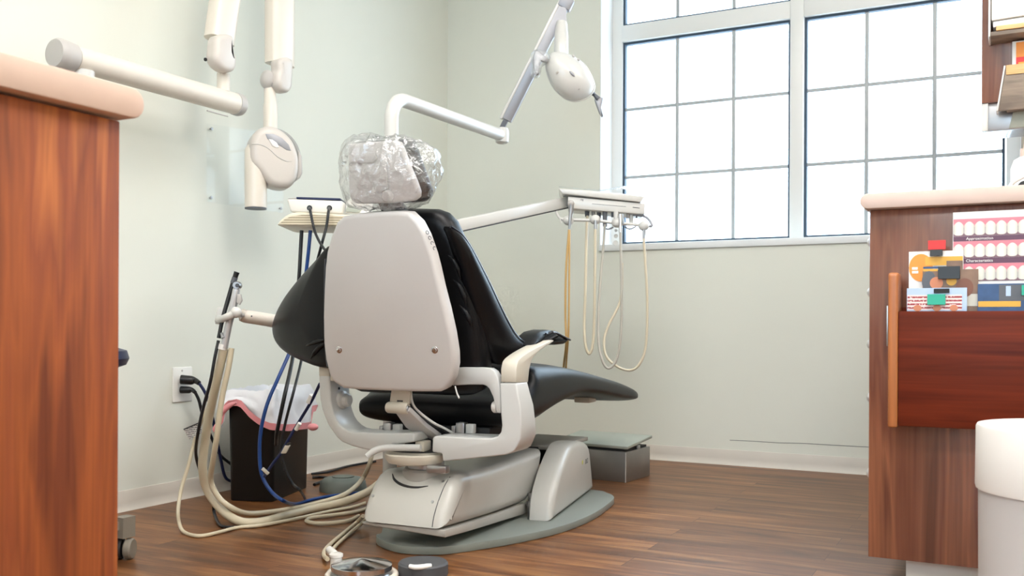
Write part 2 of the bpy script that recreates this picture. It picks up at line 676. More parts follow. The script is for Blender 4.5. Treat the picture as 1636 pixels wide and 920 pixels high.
        if parent is None:
            o.location = off
        else:
            o.parent = parent
        if label:
            o['label'] = label
        return o


def thing(name, label, cat, loc=(0, 0, 0), group=None):
    o = bpy.data.objects.new(name, None)
    o.empty_display_size = 0.05
    COL.objects.link(o)
    o.location = loc
    return tag(o, label, cat, group)


def tag(o, label, cat, group=None):
    o['label'] = label
    o['category'] = cat
    if group:
        o['group'] = group
    return o


def struct(o):
    o['kind'] = 'structure'
    return o


def text(name, s, p, ex, ey, size, m, parent):
    """flat lettering at p, reading along ex with height along ey"""
    cu = bpy.data.curves.new(name, 'FONT')
    cu.body = s
    cu.size = size
    cu.extrude = 0.0002
    cu.align_x = 'LEFT'
    cu.align_y = 'CENTER'
    ex, ey = V(ex).normalized(), V(ey).normalized()
    ez = ex.cross(ey)
    ob = bpy.data.objects.new(name, cu)
    dg = bpy.context.evaluated_depsgraph_get()
    me = bpy.data.meshes.new_from_object(ob)
    bpy.data.objects.remove(ob)
    R = Matrix((ex, ey, ez)).transposed()
    bm = bmesh.new()
    bm.from_mesh(me)
    for v in bm.verts:
        v.co = V(p) + R @ v.co
    mb = MB()
    mb.bm.free()
    mb.bm = bm
    return mb.build(name, m, parent)


# ================================================================== ROOM
RX, RY0, RZ, WT = 4.3, -6.3, 2.75, 0.2
struct(MB().box((-WT, RY0 - WT, -0.1), (RX + WT, WT, 0)).build('floor', 'floor'))
struct(MB().box((-WT, RY0 - WT, RZ), (RX + WT, WT + .02, RZ + 0.1)).build('ceiling', 'ceil'))
struct(MB().box((-WT, RY0, 0), (0, 0, RZ)).build('wall_left', 'wall'))
struct(MB().box((RX, RY0, 0), (RX + WT, 0, RZ)).build('wall_right', 'wall'))
# the wall behind the camera has a window of its own
def holed_wall(name, x0, x1, z0, z1, y, dy):
    mb = MB()
    o4 = [V((-WT, y, 0)), V((RX + WT, y, 0)), V((RX + WT, y, RZ)), V((-WT, y, RZ))]
    i4 = [V((x0, y, z0)), V((x1, y, z0)), V((x1, y, z1)), V((x0, y, z1))]
    d = V((0, dy, 0))
    rv = [mb.ring(r) for r in (o4, i4, [p + d for p in i4], [p + d for p in o4])]
    for A, B in ((0, 1), (1, 2), (2, 3), (3, 0)):
        for i in range(4):
            j = (i + 1) % 4
            mb.face((rv[A][i], rv[A][j], rv[B][j], rv[B][i]))
    return struct(mb.build(name, 'wall'))
W2 = (1.2, 3.3, .80, 2.35)
holed_wall('wall_front', *W2, RY0, -WT)
# back wall with the window opening
WX0 = at_y(958.5, 200, 0).x
YF = 0.15                                  # inner face of the window frame
WX1 = at_y(1612, 250, YF).x + 0.045
SILL = 1.0
WZ0, WZ1 = 0.968, 2.5
mb = MB()
o4 = [V((-WT, 0, 0)), V((RX + WT, 0, 0)), V((RX + WT, 0, RZ)), V((-WT, 0, RZ))]
i4 = [V((WX0, 0, WZ0)), V((WX1, 0, WZ0)), V((WX1, 0, WZ1)), V((WX0, 0, WZ1))]
d = V((0, WT, 0))
rv = [mb.ring(r) for r in (o4, i4, [p + d for p in i4], [p + d for p in o4])]
for A, B in ((0, 1), (1, 2), (2, 3), (3, 0)):
    for i in range(4):
        j = (i + 1) % 4
        mb.face((rv[A][i], rv[A][j], rv[B][j], rv[B][i]))
struct(mb.build('wall_back', 'wall'))
# painted white reveals
# cove bases
def cove(name, a, b, out):
    a, b, out = V(a), V(b), V(out)
    pr = [(0, 0), (0.013, 0), (0.010, 0.006), (0.006, 0.014), (0.0045, 0.030), (0.0045, 0.064), (0.003, 0.068), (0, 0.068)]
    mb = MB()
    mb.loft([[p + out * q + UP * z for q, z in pr] for p in (a, b)])
    return struct(mb.build(name, 'base'))
cove('baseboard_left', (0.0005, -6.2, 0), (0.0005, -0.002, 0), (1, 0, 0))
cove('baseboard_back', (0.016, -0.0005, 0), (4.2, -0.0005, 0), (0, -1, 0))

# ---- window
win = thing('window_1', 'large white framed window with grille bars on the back wall', 'window', (WX0, YF, SILL))
win['kind'] = 'structure'
YB = WT - 0.005
XG0 = at_y(993.5, 200, YF).x           # left glass edge
XM0, XM1 = at_y(1262.5, 200, YF).x, at_y(1284, 200, YF).x
XG1 = at_y(1606, 250, YF).x
ZT0, ZT1 = at_y(1000, 67, YF).z, at_y(1000, 41, YF).z   # transom
ZB = SILL + 0.012
def frame_ring(mb, x0, x1, z0, z1, w, y0, y1, wb=None):
    wb = w if wb is None else wb
    o = [V((x0, y0, z0)), V((x1, y0, z0)), V((x1, y0, z1)), V((x0, y0, z1))]
    i = [V((x0 + w, y0, z0 + wb)), V((x1 - w, y0, z0 + wb)), V((x1 - w, y0, z1 - w)), V((x0 + w, y0, z1 - w))]
    dd = V((0, y1 - y0, 0))
    r = [mb.ring(q) for q in (o, i, [p + dd for p in i], [p + dd for p in o])]
    for A, B in ((0, 1), (1, 2), (2, 3), (3, 0)):
        for k in range(4):
            j = (k + 1) % 4
            mb.face((r[A][k], r[A][j], r[B][j], r[B][k]))
    return mb
frame_ring(MB(), WX0 + .001, WX1 - .001, SILL, WZ1 - .001, XG0 - WX0, YF, YB, 0.012).build('window_frame', 'wframe', win)
MB().box((XM0, YF - 0.012, ZB), (XM1, YB - .004, WZ1 - .05), .004).build('mullion', 'wframe', win)
for x0, x1 in ((XG0, XM0), (XM1, XG1)):
    MB().box((x0, YF - 0.008, ZT0), (x1, YB - .004, ZT1), .003).build('transom', 'wframe', win)
    for z0, z1 in ((ZB, ZT0), (ZT1, WZ1 - .045)):
        frame_ring(MB(), x0 + .0005, x1 - .0005, z0 + .0005, z1 - .0005, 0.011, YF + .012, YF + .040).build('gasket', 'gasket', win)
        MB().box((x0 + .008, YF + .0255, z0 + .008), (x1 - .008, YF + .0285, z1 - .008)).build('pane', 'glass', win)
YG = YF + 0.02
def vbar(px, x0, x1):
    x = at_y(px, 200, YG).x
    for z0, z1 in ((ZB, ZT0), (ZT1, WZ1 - .045)):
        MB().box((x - .0085, YG - .004, z0 + .011), (x + .0085, YG + .004, z1 - .011), .002).build('grille_bar', 'muntin', win)
for q in (1082, 1172):
    vbar(q, XG0, XM0)
for q in (1384.5, 1493):
    vbar(q, XM1, XG1)
for za, zb_ in ((999, 284), (999, 176)):
    z = at_y(za, zb_, YG).z
    for x0, x1 in ((XG0, XM0), (XM1, XG1)):
        MB().box((x0 + .011, YG - .003, z - .008), (x1 - .011, YG + .003, z + .008), .002).build('grille_bar', 'muntin', win)
MB().box((WX0 + .0005, -0.012, WZ0 + .0005), (WX1 - .0005, YB - .002, SILL), .004).build('window_sill', 'sill', win)
# ---- white jamb lining
MB().box((WX0 + .0003, 0.001, SILL), (WX0 + .004, YF, WZ1 - .004)).build('jamb_lining', 'sill', win)
MB().box((WX1 - .004, 0.001, SILL), (WX1 - .0003, YF, WZ1 - .004)).build('jamb_lining', 'sill', win)

# ---- window behind the camera
win2 = thing('window_2', 'plain white framed window on the wall behind the camera', 'window', (W2[0], RY0, W2[2]))
win2['kind'] = 'structure'
frame_ring(MB(), W2[0] + .001, W2[1] - .001, W2[2] + .001, W2[3] - .001, .05, RY0 - .12, RY0 - .07).build('window_frame', 'wframe', win2)
MB().box((2.225, RY0 - .115, W2[2] + .052), (2.275, RY0 - .075, W2[3] - .052)).build('mullion', 'wframe', win2)
for x0, x1 in ((W2[0] + .052, 2.224), (2.276, W2[1] - .052)):
    MB().box((x0, RY0 - .097, W2[2] + .052), (x1, RY0 - .094, W2[3] - .052)).build('pane', 'glass', win2)

# ================================================================== LIGHT
LAMP_S = 13.0
MT['diffuser'] = emis('ceiling_diffuser', (1.0, 0.97, 0.935), LAMP_S)
for i, (x, y, lab) in enumerate(((1.75, -2.5, 'ceiling light panel above the dental chair'), (1.9, -4.9, 'ceiling light panel at the camera end, left side'),
                                 (3.1, -3.1, 'ceiling light panel over the right cabinet'), (3.3, -1.3, 'added fill light panel on the ceiling near the window, right side'), (3.3, -5.3, 'ceiling light panel at the camera end, right side'))):  # panel near the window is added fill for right-facing surfaces and back wall
    t = thing('ceiling_light', lab, 'light', (x, y, RZ - .03), 'ceiling light panels')
    frame_ring2 = MB()
    o = [V((x - .62, y - .32, RZ - .03)), V((x + .62, y - .32, RZ - .03)), V((x + .62, y + .32, RZ - .03)), V((x - .62, y + .32, RZ - .03))]
    q = [V((x - .59, y - .29, RZ - .03)), V((x + .59, y - .29, RZ - .03)), V((x + .59, y + .29, RZ - .03)), V((x - .59, y + .29, RZ - .03))]
    dd = V((0, 0, .0295))
    r = [frame_ring2.ring(s) for s in (o, q, [p + dd for p in q], [p + dd for p in o])]
    for A, B in ((0, 1), (1, 2), (2, 3), (3, 0)):
        for k in range(4):
            j = (k + 1) % 4
            frame_ring2.face((r[A][k], r[A][j], r[B][j], r[B][k]))
    frame_ring2.build('frame', 'white', t)
    MB().box((x - .588, y - .288, RZ - .018), (x + .588, y + .288, RZ - .012)).build('diffuser', 'diffuser', t)

w = bpy.data.worlds.new('sky')
SC.world = w
w.use_nodes = True
bg = w.node_tree.nodes['Background']
bg.inputs[0].default_value = (0.67, 0.85, 1.0, 1)
bg.inputs[1].default_value = 6.5
pd = bpy.data.lights.new('window_portal', 'AREA')
pd.shape = 'RECTANGLE'
pd.size, pd.size_y = WX1 - WX0, WZ1 - SILL
pd.cycles.is_portal = True
po = bpy.data.objects.new('window_portal', pd)
COL.objects.link(po)
po.location = ((WX0 + WX1) / 2, WT + .03, (SILL + WZ1) / 2)
po.rotation_euler = (-PI / 2, 0, 0)
pd2 = pd.copy()
pd2.size, pd2.size_y = W2[1] - W2[0], W2[3] - W2[2]
po2 = bpy.data.objects.new('window_portal', pd2)
COL.objects.link(po2)
po2.location = ((W2[0] + W2[1]) / 2, RY0 - WT - .03, (W2[2] + W2[3]) / 2)
po2.rotation_euler = (PI / 2, 0, 0)

SC.view_settings.view_transform = 'Standard'
SC.view_settings.look = 'None'
SC.view_settings.exposure = 0.47
SC.view_settings.gamma = 1.0
SC.view_settings.use_curve_mapping = False
SC.cycles.max_bounces = 10
SC.cycles.transparent_max_bounces = 24
SC.cycles.use_denoising = True
SC.cycles.sample_clamp_indirect = 8



# ================================================================== LEFT CABINET
c0 = at_z(192, 193, 0.876)                 # far top corner of the end panel
XC, YC = c0.x, c0.y
t = thing('base_cabinet', 'tall-looking cherry wood cabinet end panel in the left foreground', 'cabinet', (XC - .3, YC - .3, 0))
MB().box((XC - .55, YC - .75, 0.0), (XC - .019, YC - .002, 0.876)).build('body', 'cabwood', t)
MB().box((XC - .0185, YC - .76, 0.0), (XC, YC, 0.8755), .002).build('end_panel', 'cabwood', t)
# worktop: thick slab with a rounded corner, overhanging the panel
ct = at_z(212, 142, 0.914)
mb = MB()
x1, y1 = XC + 0.018, YC + 0.024
zt0, zt1 = .879, .918
rz = (zt1 - zt0) / 2
nose = [V((x1, y1 - rz + rz * math.cos(a), zt0 + rz + rz * math.sin(a))) for a in [-PI / 2 + i / 10 * PI for i in range(11)]]
mb.prism([V((x1, YC - .80, zt0))] + nose + [V((x1, YC - .80, zt1))], V((-.64, 0, 0)), 0.003, 2, .9)
tag(mb.build('worktop', 'laminate'), 'speckled pink-beige worktop on the cherry cabinet at left', 'worktop')

# ---- rolling stool mostly hidden behind the left cabinet
sc_ = at_d(62, 640, 2.45)
sx, sy = sc_.x, sc_.y
t = thing('rolling_stool', 'rolling stool peeking out behind the left cabinet', 'stool', (sx, sy, 0))
MB().lathe([(0.01, .50), (.185, .50), (.207, .508), (.215, .525), (.209, .545), (.185, .552), (.01, .555)], (sx, sy, 0)).build('seat', 'cablenavy', t)
MB().lathe([(.03, .10), (.03, .30), (.018, .30), (.018, .49), (.05, .50), (.01, .5)], (sx, sy, 0), seg=20).build('column', 'chrome', t)
cw = at_z(199, 893, 0)
r0 = V((cw.x - sx, cw.y - sy, 0))
mb = MB()
MB_c = V((sx, sy, 0))
for k in range(5):
    dr = Matrix.Rotation(2 * PI * k / 5, 3, 'Z') @ r0
    q = MB_c + dr
    e = dr.normalized()
    s = e.cross(UP)
    MB().loft([[MB_c + e * .02 + s * .022 + UP * .09, MB_c + e * .02 - s * .022 + UP * .09, MB_c + e * .02 - s * .022 + UP * .125, MB_c + e * .02 + s * .022 + UP * .125],
               [q + s * .016 + UP * .078, q - s * .016 + UP * .078, q - s * .016 + UP * .098, q + s * .016 + UP * .098]]).build('base_arm', 'caster', t)
    cas = MB().loft([[q + V((a * .017, b * .02, z)) for a, b in ((-1, -1), (1, -1), (1, 1), (-1, 1))] for z in (.058, .085, .112)]).build('caster', 'caster', t)
    for sg in (-1, 1):
        MB().lathe([(.004, 0), (.024, 0), (.0275, .004), (.0275, .016), (.024, .02), (.004, .02)], q + RIGHT * (sg * .013 - .01) + V((0, 0, .0275)), RIGHT, 24).build('wheel', 'caster' if sg > 0 else 'dark', cas)

# ================================================================== RIGHT CABINET
q = at_z(1387, 889, 0.1)
XR, YR = q.x, q.y
t = thing('drawer_cabinet', 'walnut laminate cabinet at right with a magazine rack on its end', 'cabinet', (XR + .35, YR + .5, 0))
MB().box((XR + .02, YR + .019, 0.1), (XR + .75, -.75, 0.876)).build('body', 'cabwood2', t)
MB().box((XR, YR, 0.1), (XR + .78, YR + .0185, 0.8775), .0015).build('end_panel', 'cabwood2', t)
MB().box((XR + .075, YR + .045, 0.0), (XR + .72, -.77, 0.0995)).build('toe_kick', 'base', t)
zs = [(390, .80), (468, .69), (549, .575), (632, .46), (750, .30)]
zb = [.125, .375, .52, .63, .745, .865]
zc = [at_d(1384, py, 2.35).z for py, _ in zs][::-1]
for k in range(5):
    z0 = .112 if k == 0 else (zc[k - 1] + zc[k]) / 2 + .002
    z1 = .868 if k == 4 else (zc[k] + zc[k + 1]) / 2 - .002
    dr = MB().box((XR + .001, YR + .021, z0), (XR + .0195, YR + .62, z1), .002).build('drawer', 'cabwood2', t)
    MB().lathe([(.004, 0), (.006, .0), (.005, .008), (.0105, .016), (.011, .020), (.006, .024), (.001, .025)], (XR + .0012, YR + .15, zc[k]), (-1, 0, 0), 18).build('knob', 'white', dr)
# counter slab, bullnosed
mb = MB()
x0, y0 = XR - .012, YR - .028
zc0, zc1 = .8785, .9125
nose = [V((x0 - .006 + .017 - .017 * math.cos(a), y0, (zc0 + zc1) / 2 - .017 * math.sin(-a))) for a in [(-PI / 2 + i / 8 * PI) for i in range(9)]]
prof = [V((x0 + .011 - .017 * math.cos(a), y0, (zc0 + zc1) / 2 + .017 * math.sin(a))) for a in [(-PI / 2 + i / 8 * PI) for i in range(9)]]
pl = [V((XR + .80, y0, zc0))] + prof + [V((XR + .80, y0, zc1))]
mb.prism(pl, V((0, 1.30, 0)), 0.003, 2, 0.9)
tag(mb.build('countertop', 'laminate2'), 'rose-beige countertop on the walnut cabinet at right', 'worktop')
ZT = .9125
# things on the counter
a, b = at_z(1472, 299, ZT + .001), at_z(1640, 288, ZT + .001)
ya = YR + .22
mb = MB()
xk = at_y(1476, 298, ya).x
mb.box((xk, ya, ZT + .0005), (xk + .40, ya + .16, ZT + .011), .003)
tag(mb.build('tablet', 'black'), 'flat black slab lying on the right countertop', 'tablet')
yp = YR + .20
xp = at_y(1607, 285, yp).x
t = thing('desk_phone', 'dark rounded device with a white edge on the right countertop', 'device', (xp + .08, yp, ZT + .011))
zz = ZT + .0117
mb = MB()
prof = [V((xp + .012, yp - .03, zz)), V((xp + .03, yp - .03, zz + .022)), V((xp + .07, yp - .03, zz + .032)), V((xp + .16, yp - .03, zz + .036)), V((xp + .16, yp - .03, zz))]
mb.prism(prof, V((0, .1, 0)), .003).build('body', 'black', t)
mb = MB()
mb.tube([V((xp + .005, yp - .032, zz + .006)), V((xp + .022, yp - .032, zz + .026)), V((xp + .065, yp - .032, zz + .038)), V((xp + .16, yp - .032, zz + .042))], .0045, 10)
mb.build('rim', 'white', t)
# pinkish upright bottle at the frame edge
yb2 = YR + .42
pb = at_y(1638, 293, yb2)
t = thing('pump_bottle', 'pale bottle cut by the right edge of the photo, standing on the countertop', 'bottle', (pb.x, yb2, ZT))
MB().lathe([(.005, 0.0006), (.030, .0006), (.033, .006), (.033, .10), (.026, .12), (.013, .128), (.001, .128)], (pb.x, yb2, ZT), seg=28).build('bottle_body', 'paper', t)
MB().lathe([(.012, .1285), (.012, .148), (.004, .148), (.004, .165), (.001, .165)], (pb.x, yb2, ZT), seg=20).build('pump', 'laminate2', t)

# ---- upper cabinet
yu = -1.05
pu = at_y(1568, 165, yu)
t = thing('upper_cabinet', 'brown wall cabinet hanging in front of the window at upper right', 'cabinet', (pu.x + .3, yu + .3, pu.z))
MB().box((pu.x, yu, pu.z), (pu.x + .7, yu + .62, pu.z + .78), .002).build('body', 'cabwood2', t)
zl = at_y(1568, 209, yu).z
lr = MB().box((pu.x + .001, yu + .012, zl), (pu.x + .7, yu + .03, pu.z - .0005), .002).build('light_rail', 'steel', t)
MB().box((pu.x + .0005, yu + .006, zl), (pu.x + .018, yu + .0118, pu.z - .0005), .001).build('end_cap', 'white', t)
mb = MB()
gp = at_y(1612, 200, yu + .04)
mb.prism([V((gp.x, yu - .0005, zl + .002)), V((gp.x + .3, yu - .0005, zl + .002)), V((gp.x + .3, yu - .0005, zl + .052)), V((gp.x + .012, yu - .0005, zl + .052))], V((0, .008, 0)), .001).build('light_lens', 'lamdark' if False else 'lid', t)

# ---- two racks on the upper cabinet's end
yk = yu - .002
def shelf_rack(pxl, pyt, pyb, pyedge, lab, depth, slant):
    zt = at_y(pxl, pyt, yu - depth).z
    p = at_y(pxl, pyt, yu - depth)
    ze = at_y(pxl, pyedge, yu - depth).z
    zb_ = at_y(pxl, pyb, yu - depth).z
    t = thing('mounted_magazine_pocket', lab, 'rack', (p.x + .2, yu - depth / 2, zb_))
    x0_, x1_ = p.x, p.x + .5
    MB().prism([V((x0_ + .004, yu - depth, zt)), V((x1_, yu - depth, zt)), V((x1_, yu - depth, zb_)), V((x0_ - slant, yu - depth, zb_))], V((0, .012, 0)), .001).build('front_panel', 'greywood', t)
    MB().box((x0_ + .004, yu - depth - .003, ze), (x1_, yu - depth - .0003, zt + .004), .0005).build('edge_strip', 'ply', t)
    MB().prism([V((x0_ + .003, yu - depth - .002, zt + .004)), V((x0_ + .003, yu - .001, zt + .004)), V((x0_ - slant, yu - .001, zb_)), V((x0_ - slant, yu - depth - .002, zb_))], V((-.005, 0, 0)), .001).build('side_panel', 'white', t)
    MB().box((x0_ + .006, yu - depth + .0125, zb_ + .004), (x1_, yu - .0008, zb_ + .016)).build('bottom', 'greywood', t)
    return x0_, x1_, zt, zb_
dpt = .06
x0_, x1_, zt, zb_ = shelf_rack(1605, 107, 176, 120, 'small wooden pocket with pale plywood top edge on the upper cabinet', dpt, .016)
m0 = at_y(1617, 105, yu - .03)
t = thing('magazine', 'orange and red magazine in the wooden pocket at upper right', 'magazine', (m0.x + .1, yu - .03, zb_ + .0165))
ztop = min(at_y(1617, 57, yu - .03).z, at_y(1579, 58, yu - .10).z - .006)
MB().box((m0.x, yu - .034, zb_ + .0165), (m0.x + .21, yu - .028, ztop), .0008).build('pages', 'paper', t)
MB().box((m0.x + .010, yu - .0352, zb_ + .03), (m0.x + .21, yu - .0343, ztop - .004)).build('cover_print', 'orange', t)
MB().box((m0.x + .010, yu - .0364, zt - .01), (m0.x + .21, yu - .0355, zt + .03)).build('red_band', 'red', t)
MB().box((m0.x + .016, yu - .0374, zt + .008), (m0.x + .21, yu - .0366, zt + .015)).build('yellow_band', 'yellow', t)
# paper tray above
d2_ = .10
p = at_y(1579, 58, yu - d2_)
zt2 = at_y(1579, 22, yu - d2_).z
t = thing('paper_tray', 'wooden tray of white papers at the top right corner', 'tray', (p.x + .25, yu - .05, p.z))
MB().box((p.x + .006, yu - d2_, p.z), (p.x + .5, yu - .0008, p.z + .012), .001).build('bottom', 'greywood', t)
MB().box((p.x + .02, yu - d2_ - .004, p.z + .013), (p.x + .5, yu - d2_ + .006, p.z + .026), .001).build('front_edge', 'ply', t)
MB().box((p.x, yu - d2_ - .002, p.z - .002), (p.x + .0055, yu - .001, p.z + .16), .002).build('side_panel', 'white', t)
pp_ = thing('paper_stack', 'stack of white papers in the tray at the top right corner', 'paper', (p.x + .25, yu - .05, p.z + .0125))
MB().prism([V((p.x + .012, yu - d2_ + .008, p.z + .0265)), V((p.x + .5, yu - d2_ + .008, p.z + .0265)), V((p.x + .5, yu - d2_ + .008, p.z + .060)), V((p.x + .012, yu - d2_ + .008, p.z + .042))], V((0, .088, 0)), .001).build('lower_sheets', 'paper', pp_)
MB().prism([V((p.x + .008, yu - d2_ + .004, p.z + .046)), V((p.x + .5, yu - d2_ + .004, p.z + .064)), V((p.x + .5, yu - d2_ + .004, p.z + .15)), V((p.x + .008, yu - d2_ + .004, p.z + .15))], V((0, .09, 0)), .001).build('upper_sheets', 'paper', pp_)

# ---- magazine rack on the right cabinet
YK = YR - .0015
DK = .085
e0, e1_ = at_y(1419, 436, YK - DK), at_y(1434, 683, YK - DK)
xl = at_y(1434, 600, YK - DK).x
t = thing('mounted_magazine_rack', 'mahogany magazine rack mounted on the right cabinet', 'rack', (e0.x + .2, YK - .04, e1_.z))
zt, zb_ = at_y(1426, 435, YK - DK).z, at_y(1426, 683, YK - DK).z
zf = at_y(1436, 497, YK - DK).z
xe0, xe1 = e0.x, xl
mb = MB()
pr = [V((xe0, YK - DK, zb_)), V((xe0, YK - DK, zt - .006)), V((xe0, YK - DK + .006, zt)), V((xe0, YK - .02, zt)), V((xe0, YK, zt - .02)), V((xe0, YK, zb_))]
mb.prism(pr, V((xe1 - xe0, 0, 0)), .004, 3).build('end_panel', 'rackend', t)
MB().box((xe1 + .0005, YK - DK + .004, zb_ + .004), (xe1 + .42, YK - DK + .016, zf), .0015).build('front_panel', 'rackwood', t)
MB().box((xe1 + .0005, YK - .010, zb_ + .004), (xe1 + .42, YK - .0005, zf + .01), .001).build('back_panel', 'rackwood', t)
MB().box((xe1 + .0005, YK - DK + .0165, zb_ + .004), (xe1 + .42, YK - .0105, zb_ + .014), .0005).build('bottom', 'rackwood', t)
MB().box((xe0 - .0035, YK - DK + .004, zf - .075), (xe0 - .0003, YK - DK + .012, zf + .012), .001).build('label_holder', 'steel', t)
ZBK = zb_ + .0145

def leaf(name, lab, cat, x0, x1, ztop, y, base='paper', th=.003, grp=None):
    t = thing(name, lab, cat, ((x0 + x1) / 2, y, ZBK), grp)
    MB().box((x0, y - th, ZBK), (x1, y, ztop), .0004, 1).build('sheet', base, t)
    return t, y - th
def bit(t, nm, m, x0, z0, x1, z1, y, th=.0006):
    return MB().box((x0, y - th, z0), (x1, y - .00005, z1)).build(nm, m, t)
def px_x(px, y):
    return at_y(px, 470, y).x
def px_z(py, y, px=1500):
    return at_y(px, py, y).z
# big teeth brochure at the back
y = YK - .014
x0, x1 = px_x(1522, y), px_x(1522, y) + .23
t, yf = leaf('brochure', 'tall white brochure with three pink rows of teeth pictures', 'brochure', x0, x1, px_z(338, y, 1560), y)
rows = [(349, 377), (385, 412), (421, 449)]
caps = [(377.2, 384.8), (412.2, 420.8), None]
for k, (ya_, yb_) in enumerate(rows):
    s = bit(t, 'teeth_photo', 'teeth', x0 + .001, px_z(yb_, yf, 1560), x1 - .004, px_z(ya_, yf, 1560), yf)
    if caps[k]:
        bit(t, 'caption_band', 'plum', x0 + .001, px_z(caps[k][1], yf, 1560), x1 - .004, px_z(caps[k][0], yf, 1560), yf)
        text('caption', ('Approximation', 'Characteristics')[k], V((px_x(1543, yf), yf - .0009, (px_z(caps[k][0], yf, 1560) + px_z(caps[k][1], yf, 1560)) / 2)), (1, 0, 0), (0, 0, 1), .0085, 'paper', t)
# white / orange flyer with a red tag
y = YK - .024
x0, x1 = px_x(1452, y), px_x(1539, y)
zt = px_z(401, y)
t, yf = leaf('flyer', 'white and orange flyer under the red and black clip in the rack', 'flyer', x0, x1, zt, y)
mb = MB()
cx_, cz_, ro = px_x(1471, yf), px_z(427, yf), .030
mb.prism([V((cx_ + ro * .8 * math.cos(a), yf - .0001, cz_ + ro * 1.0 * math.sin(a))) for a in [i / 24 * 2 * PI for i in range(24)]], V((0, -.0006, 0)))
mb.build('orange_disc', 'orange', t)
bit(t, 'yellow_band', 'yellow', px_x(1478, yf), px_z(424, yf), x1 - .001, px_z(410, yf), yf - .0007)
bit(t, 'photo', 'photo', px_x(1512, yf), px_z(440, yf), x1 - .001, px_z(417, yf), yf - .0014)
bit(t, 'lettering', 'paper', px_x(1457, yf), px_z(430, yf), px_x(1466, yf), px_z(426, yf), yf - .0008)
bit(t, 'lettering', 'paper', px_x(1457, yf), px_z(436, yf), px_x(1467, yf), px_z(432, yf), yf - .0008)
def clip(lab, x0, x1, z0, z1, y, m, jm='black', tab=None):
    t = thing('binder_clip', lab, 'clip', ((x0 + x1) / 2, y, z0))
    MB().prism([V((x0, y - .009, z0)), V((x0, y - .0018, z0)), V((x0, y - .0018, z0 + .002)), V((x0, y - .005, z1)), V((x0, y - .007, z1))], V((x1 - x0, 0, 0)), .0005, 1).build('clip_body', m, t)
    if tab:
        MB().box((x0 - .004, y - .0075, z1 + .0003), (x1 + .006, y - .006, z1 + tab), .0005, 1).build('tab', 'red', t)
    return t
clip('black binder clip with a red tag on the orange flyer', px_x(1486, yf), px_x(1506, yf), px_z(409, yf), px_z(399, yf), yf, 'black', tab=.020)
# photo card with black clip
y = YK - .040
x0, x1 = px_x(1474, y), px_x(1563, y)
t, yf = leaf('photo_card', 'brown photo card held by the wide black clip in the rack', 'card', x0, x1, px_z(431, y), y, 'photo')
bit(t, 'blue_strip', 'nightblue', x0 + .001, px_z(429, yf), px_x(1500, yf), px_z(424, yf) if False else px_z(425.5, yf), yf)
bit(t, 'yellow_strip', 'yellow', x0 + .001, px_z(433, yf), px_x(1498, yf), px_z(429.3, yf), yf)
for nm, pxc, pyc, rx_, rz_, mm in (('printed_face', 1496, 452, .013, .013, 'skin'), ('printed_head', 1541, 460, .017, .020, 'lamdark'), ('printed_face', 1520, 449, .010, .010, 'yellow'), ('printed_coat', 1484, 449, .014, .022, 'darkgrey')):
    cx_, cz_ = px_x(pxc, yf), px_z(pyc, yf)
    k_ = .0007 if mm == 'darkgrey' else .0012
    MB().prism([V((cx_ + rx_ * math.cos(a), yf - .0001, cz_ + rz_ * math.sin(a))) for a in [i / 20 * 2 * PI for i in range(20)]], V((0, -k_, 0))).build(nm, mm, t)
bit(t, 'beige_strip', 'tan', px_x(1545, yf), px_z(489, yf), x1 - .001, px_z(470, yf), yf)
clip('wide black binder clip on the brown photo card', px_x(1499, yf), px_x(1534, yf), px_z(446, yf), px_z(426, yf), yf - .002, 'black')
# brick-row flyer with teal clip
y = YK - .056
x0, x1 = px_x(1449, y), px_x(1545, y)
t, yf = leaf('leaflet', 'pale blue leaflet with red printed rows and a teal clip', 'leaflet', x0, x1, px_z(460, y), y, 'palebl')
bit(t, 'printed_rows', 'brick', x0 + .001, px_z(495, yf), px_x(1537, yf), px_z(471, yf), yf)
for pxc in (1466, 1497, 1524):
    cx_, cz_ = px_x(pxc, yf), px_z(492, yf)
    MB().prism([V((cx_ + .008 * math.cos(a), yf - .0007, cz_ + .007 * math.sin(a))) for a in [i / 20 * 2 * PI for i in range(20)]], V((0, -.0008, 0))).build('printed_face', 'skin', t)
clip('teal binder clip on the pale blue leaflet', px_x(1482, yf), px_x(1511, yf), px_z(487, yf), px_z(470, yf), yf - .001, 'teal')
t_ = thing('binder_clip', 'dark green clip above the teal clip in the rack', 'clip', (px_x(1504, yf), yf, px_z(468, yf)))
MB().box((px_x(1492, yf), yf - .004, px_z(468, yf)), (px_x(1517, yf), yf - .0002, px_z(461, yf)), .0006, 1).build('clip_body', 'dark', t_)
# blue photo booklet with mustard band
y = YK - .048
x0, x1 = px_x(1562, y), px_x(1562, y) + .20
t, yf = leaf('booklet', 'dark blue photo booklet with a mustard band in the rack', 'booklet', x0, x1, px_z(453, y, 1600), y, 'nightblue')
bit(t, 'dark_photo', 'darkgrey', px_x(1596, yf), px_z(480, yf, 1600), x1 - .001, px_z(455, yf, 1600), yf)
bit(t, 'pale_shape', 'palebl', px_x(1607, yf), px_z(473, yf, 1600), px_x(1615, yf), px_z(457, yf, 1600), yf - .0007)
bit(t, 'mustard_band', 'yellow', x0 + .001, px_z(490, yf, 1600), px_x(1631, yf), px_z(481, yf, 1600), yf)
clip('teal binder clip on the dark blue booklet at the photo edge', px_x(1632, yf), px_x(1652, yf), px_z(472, yf, 1600), px_z(456, yf, 1600), yf - .001, 'teal')

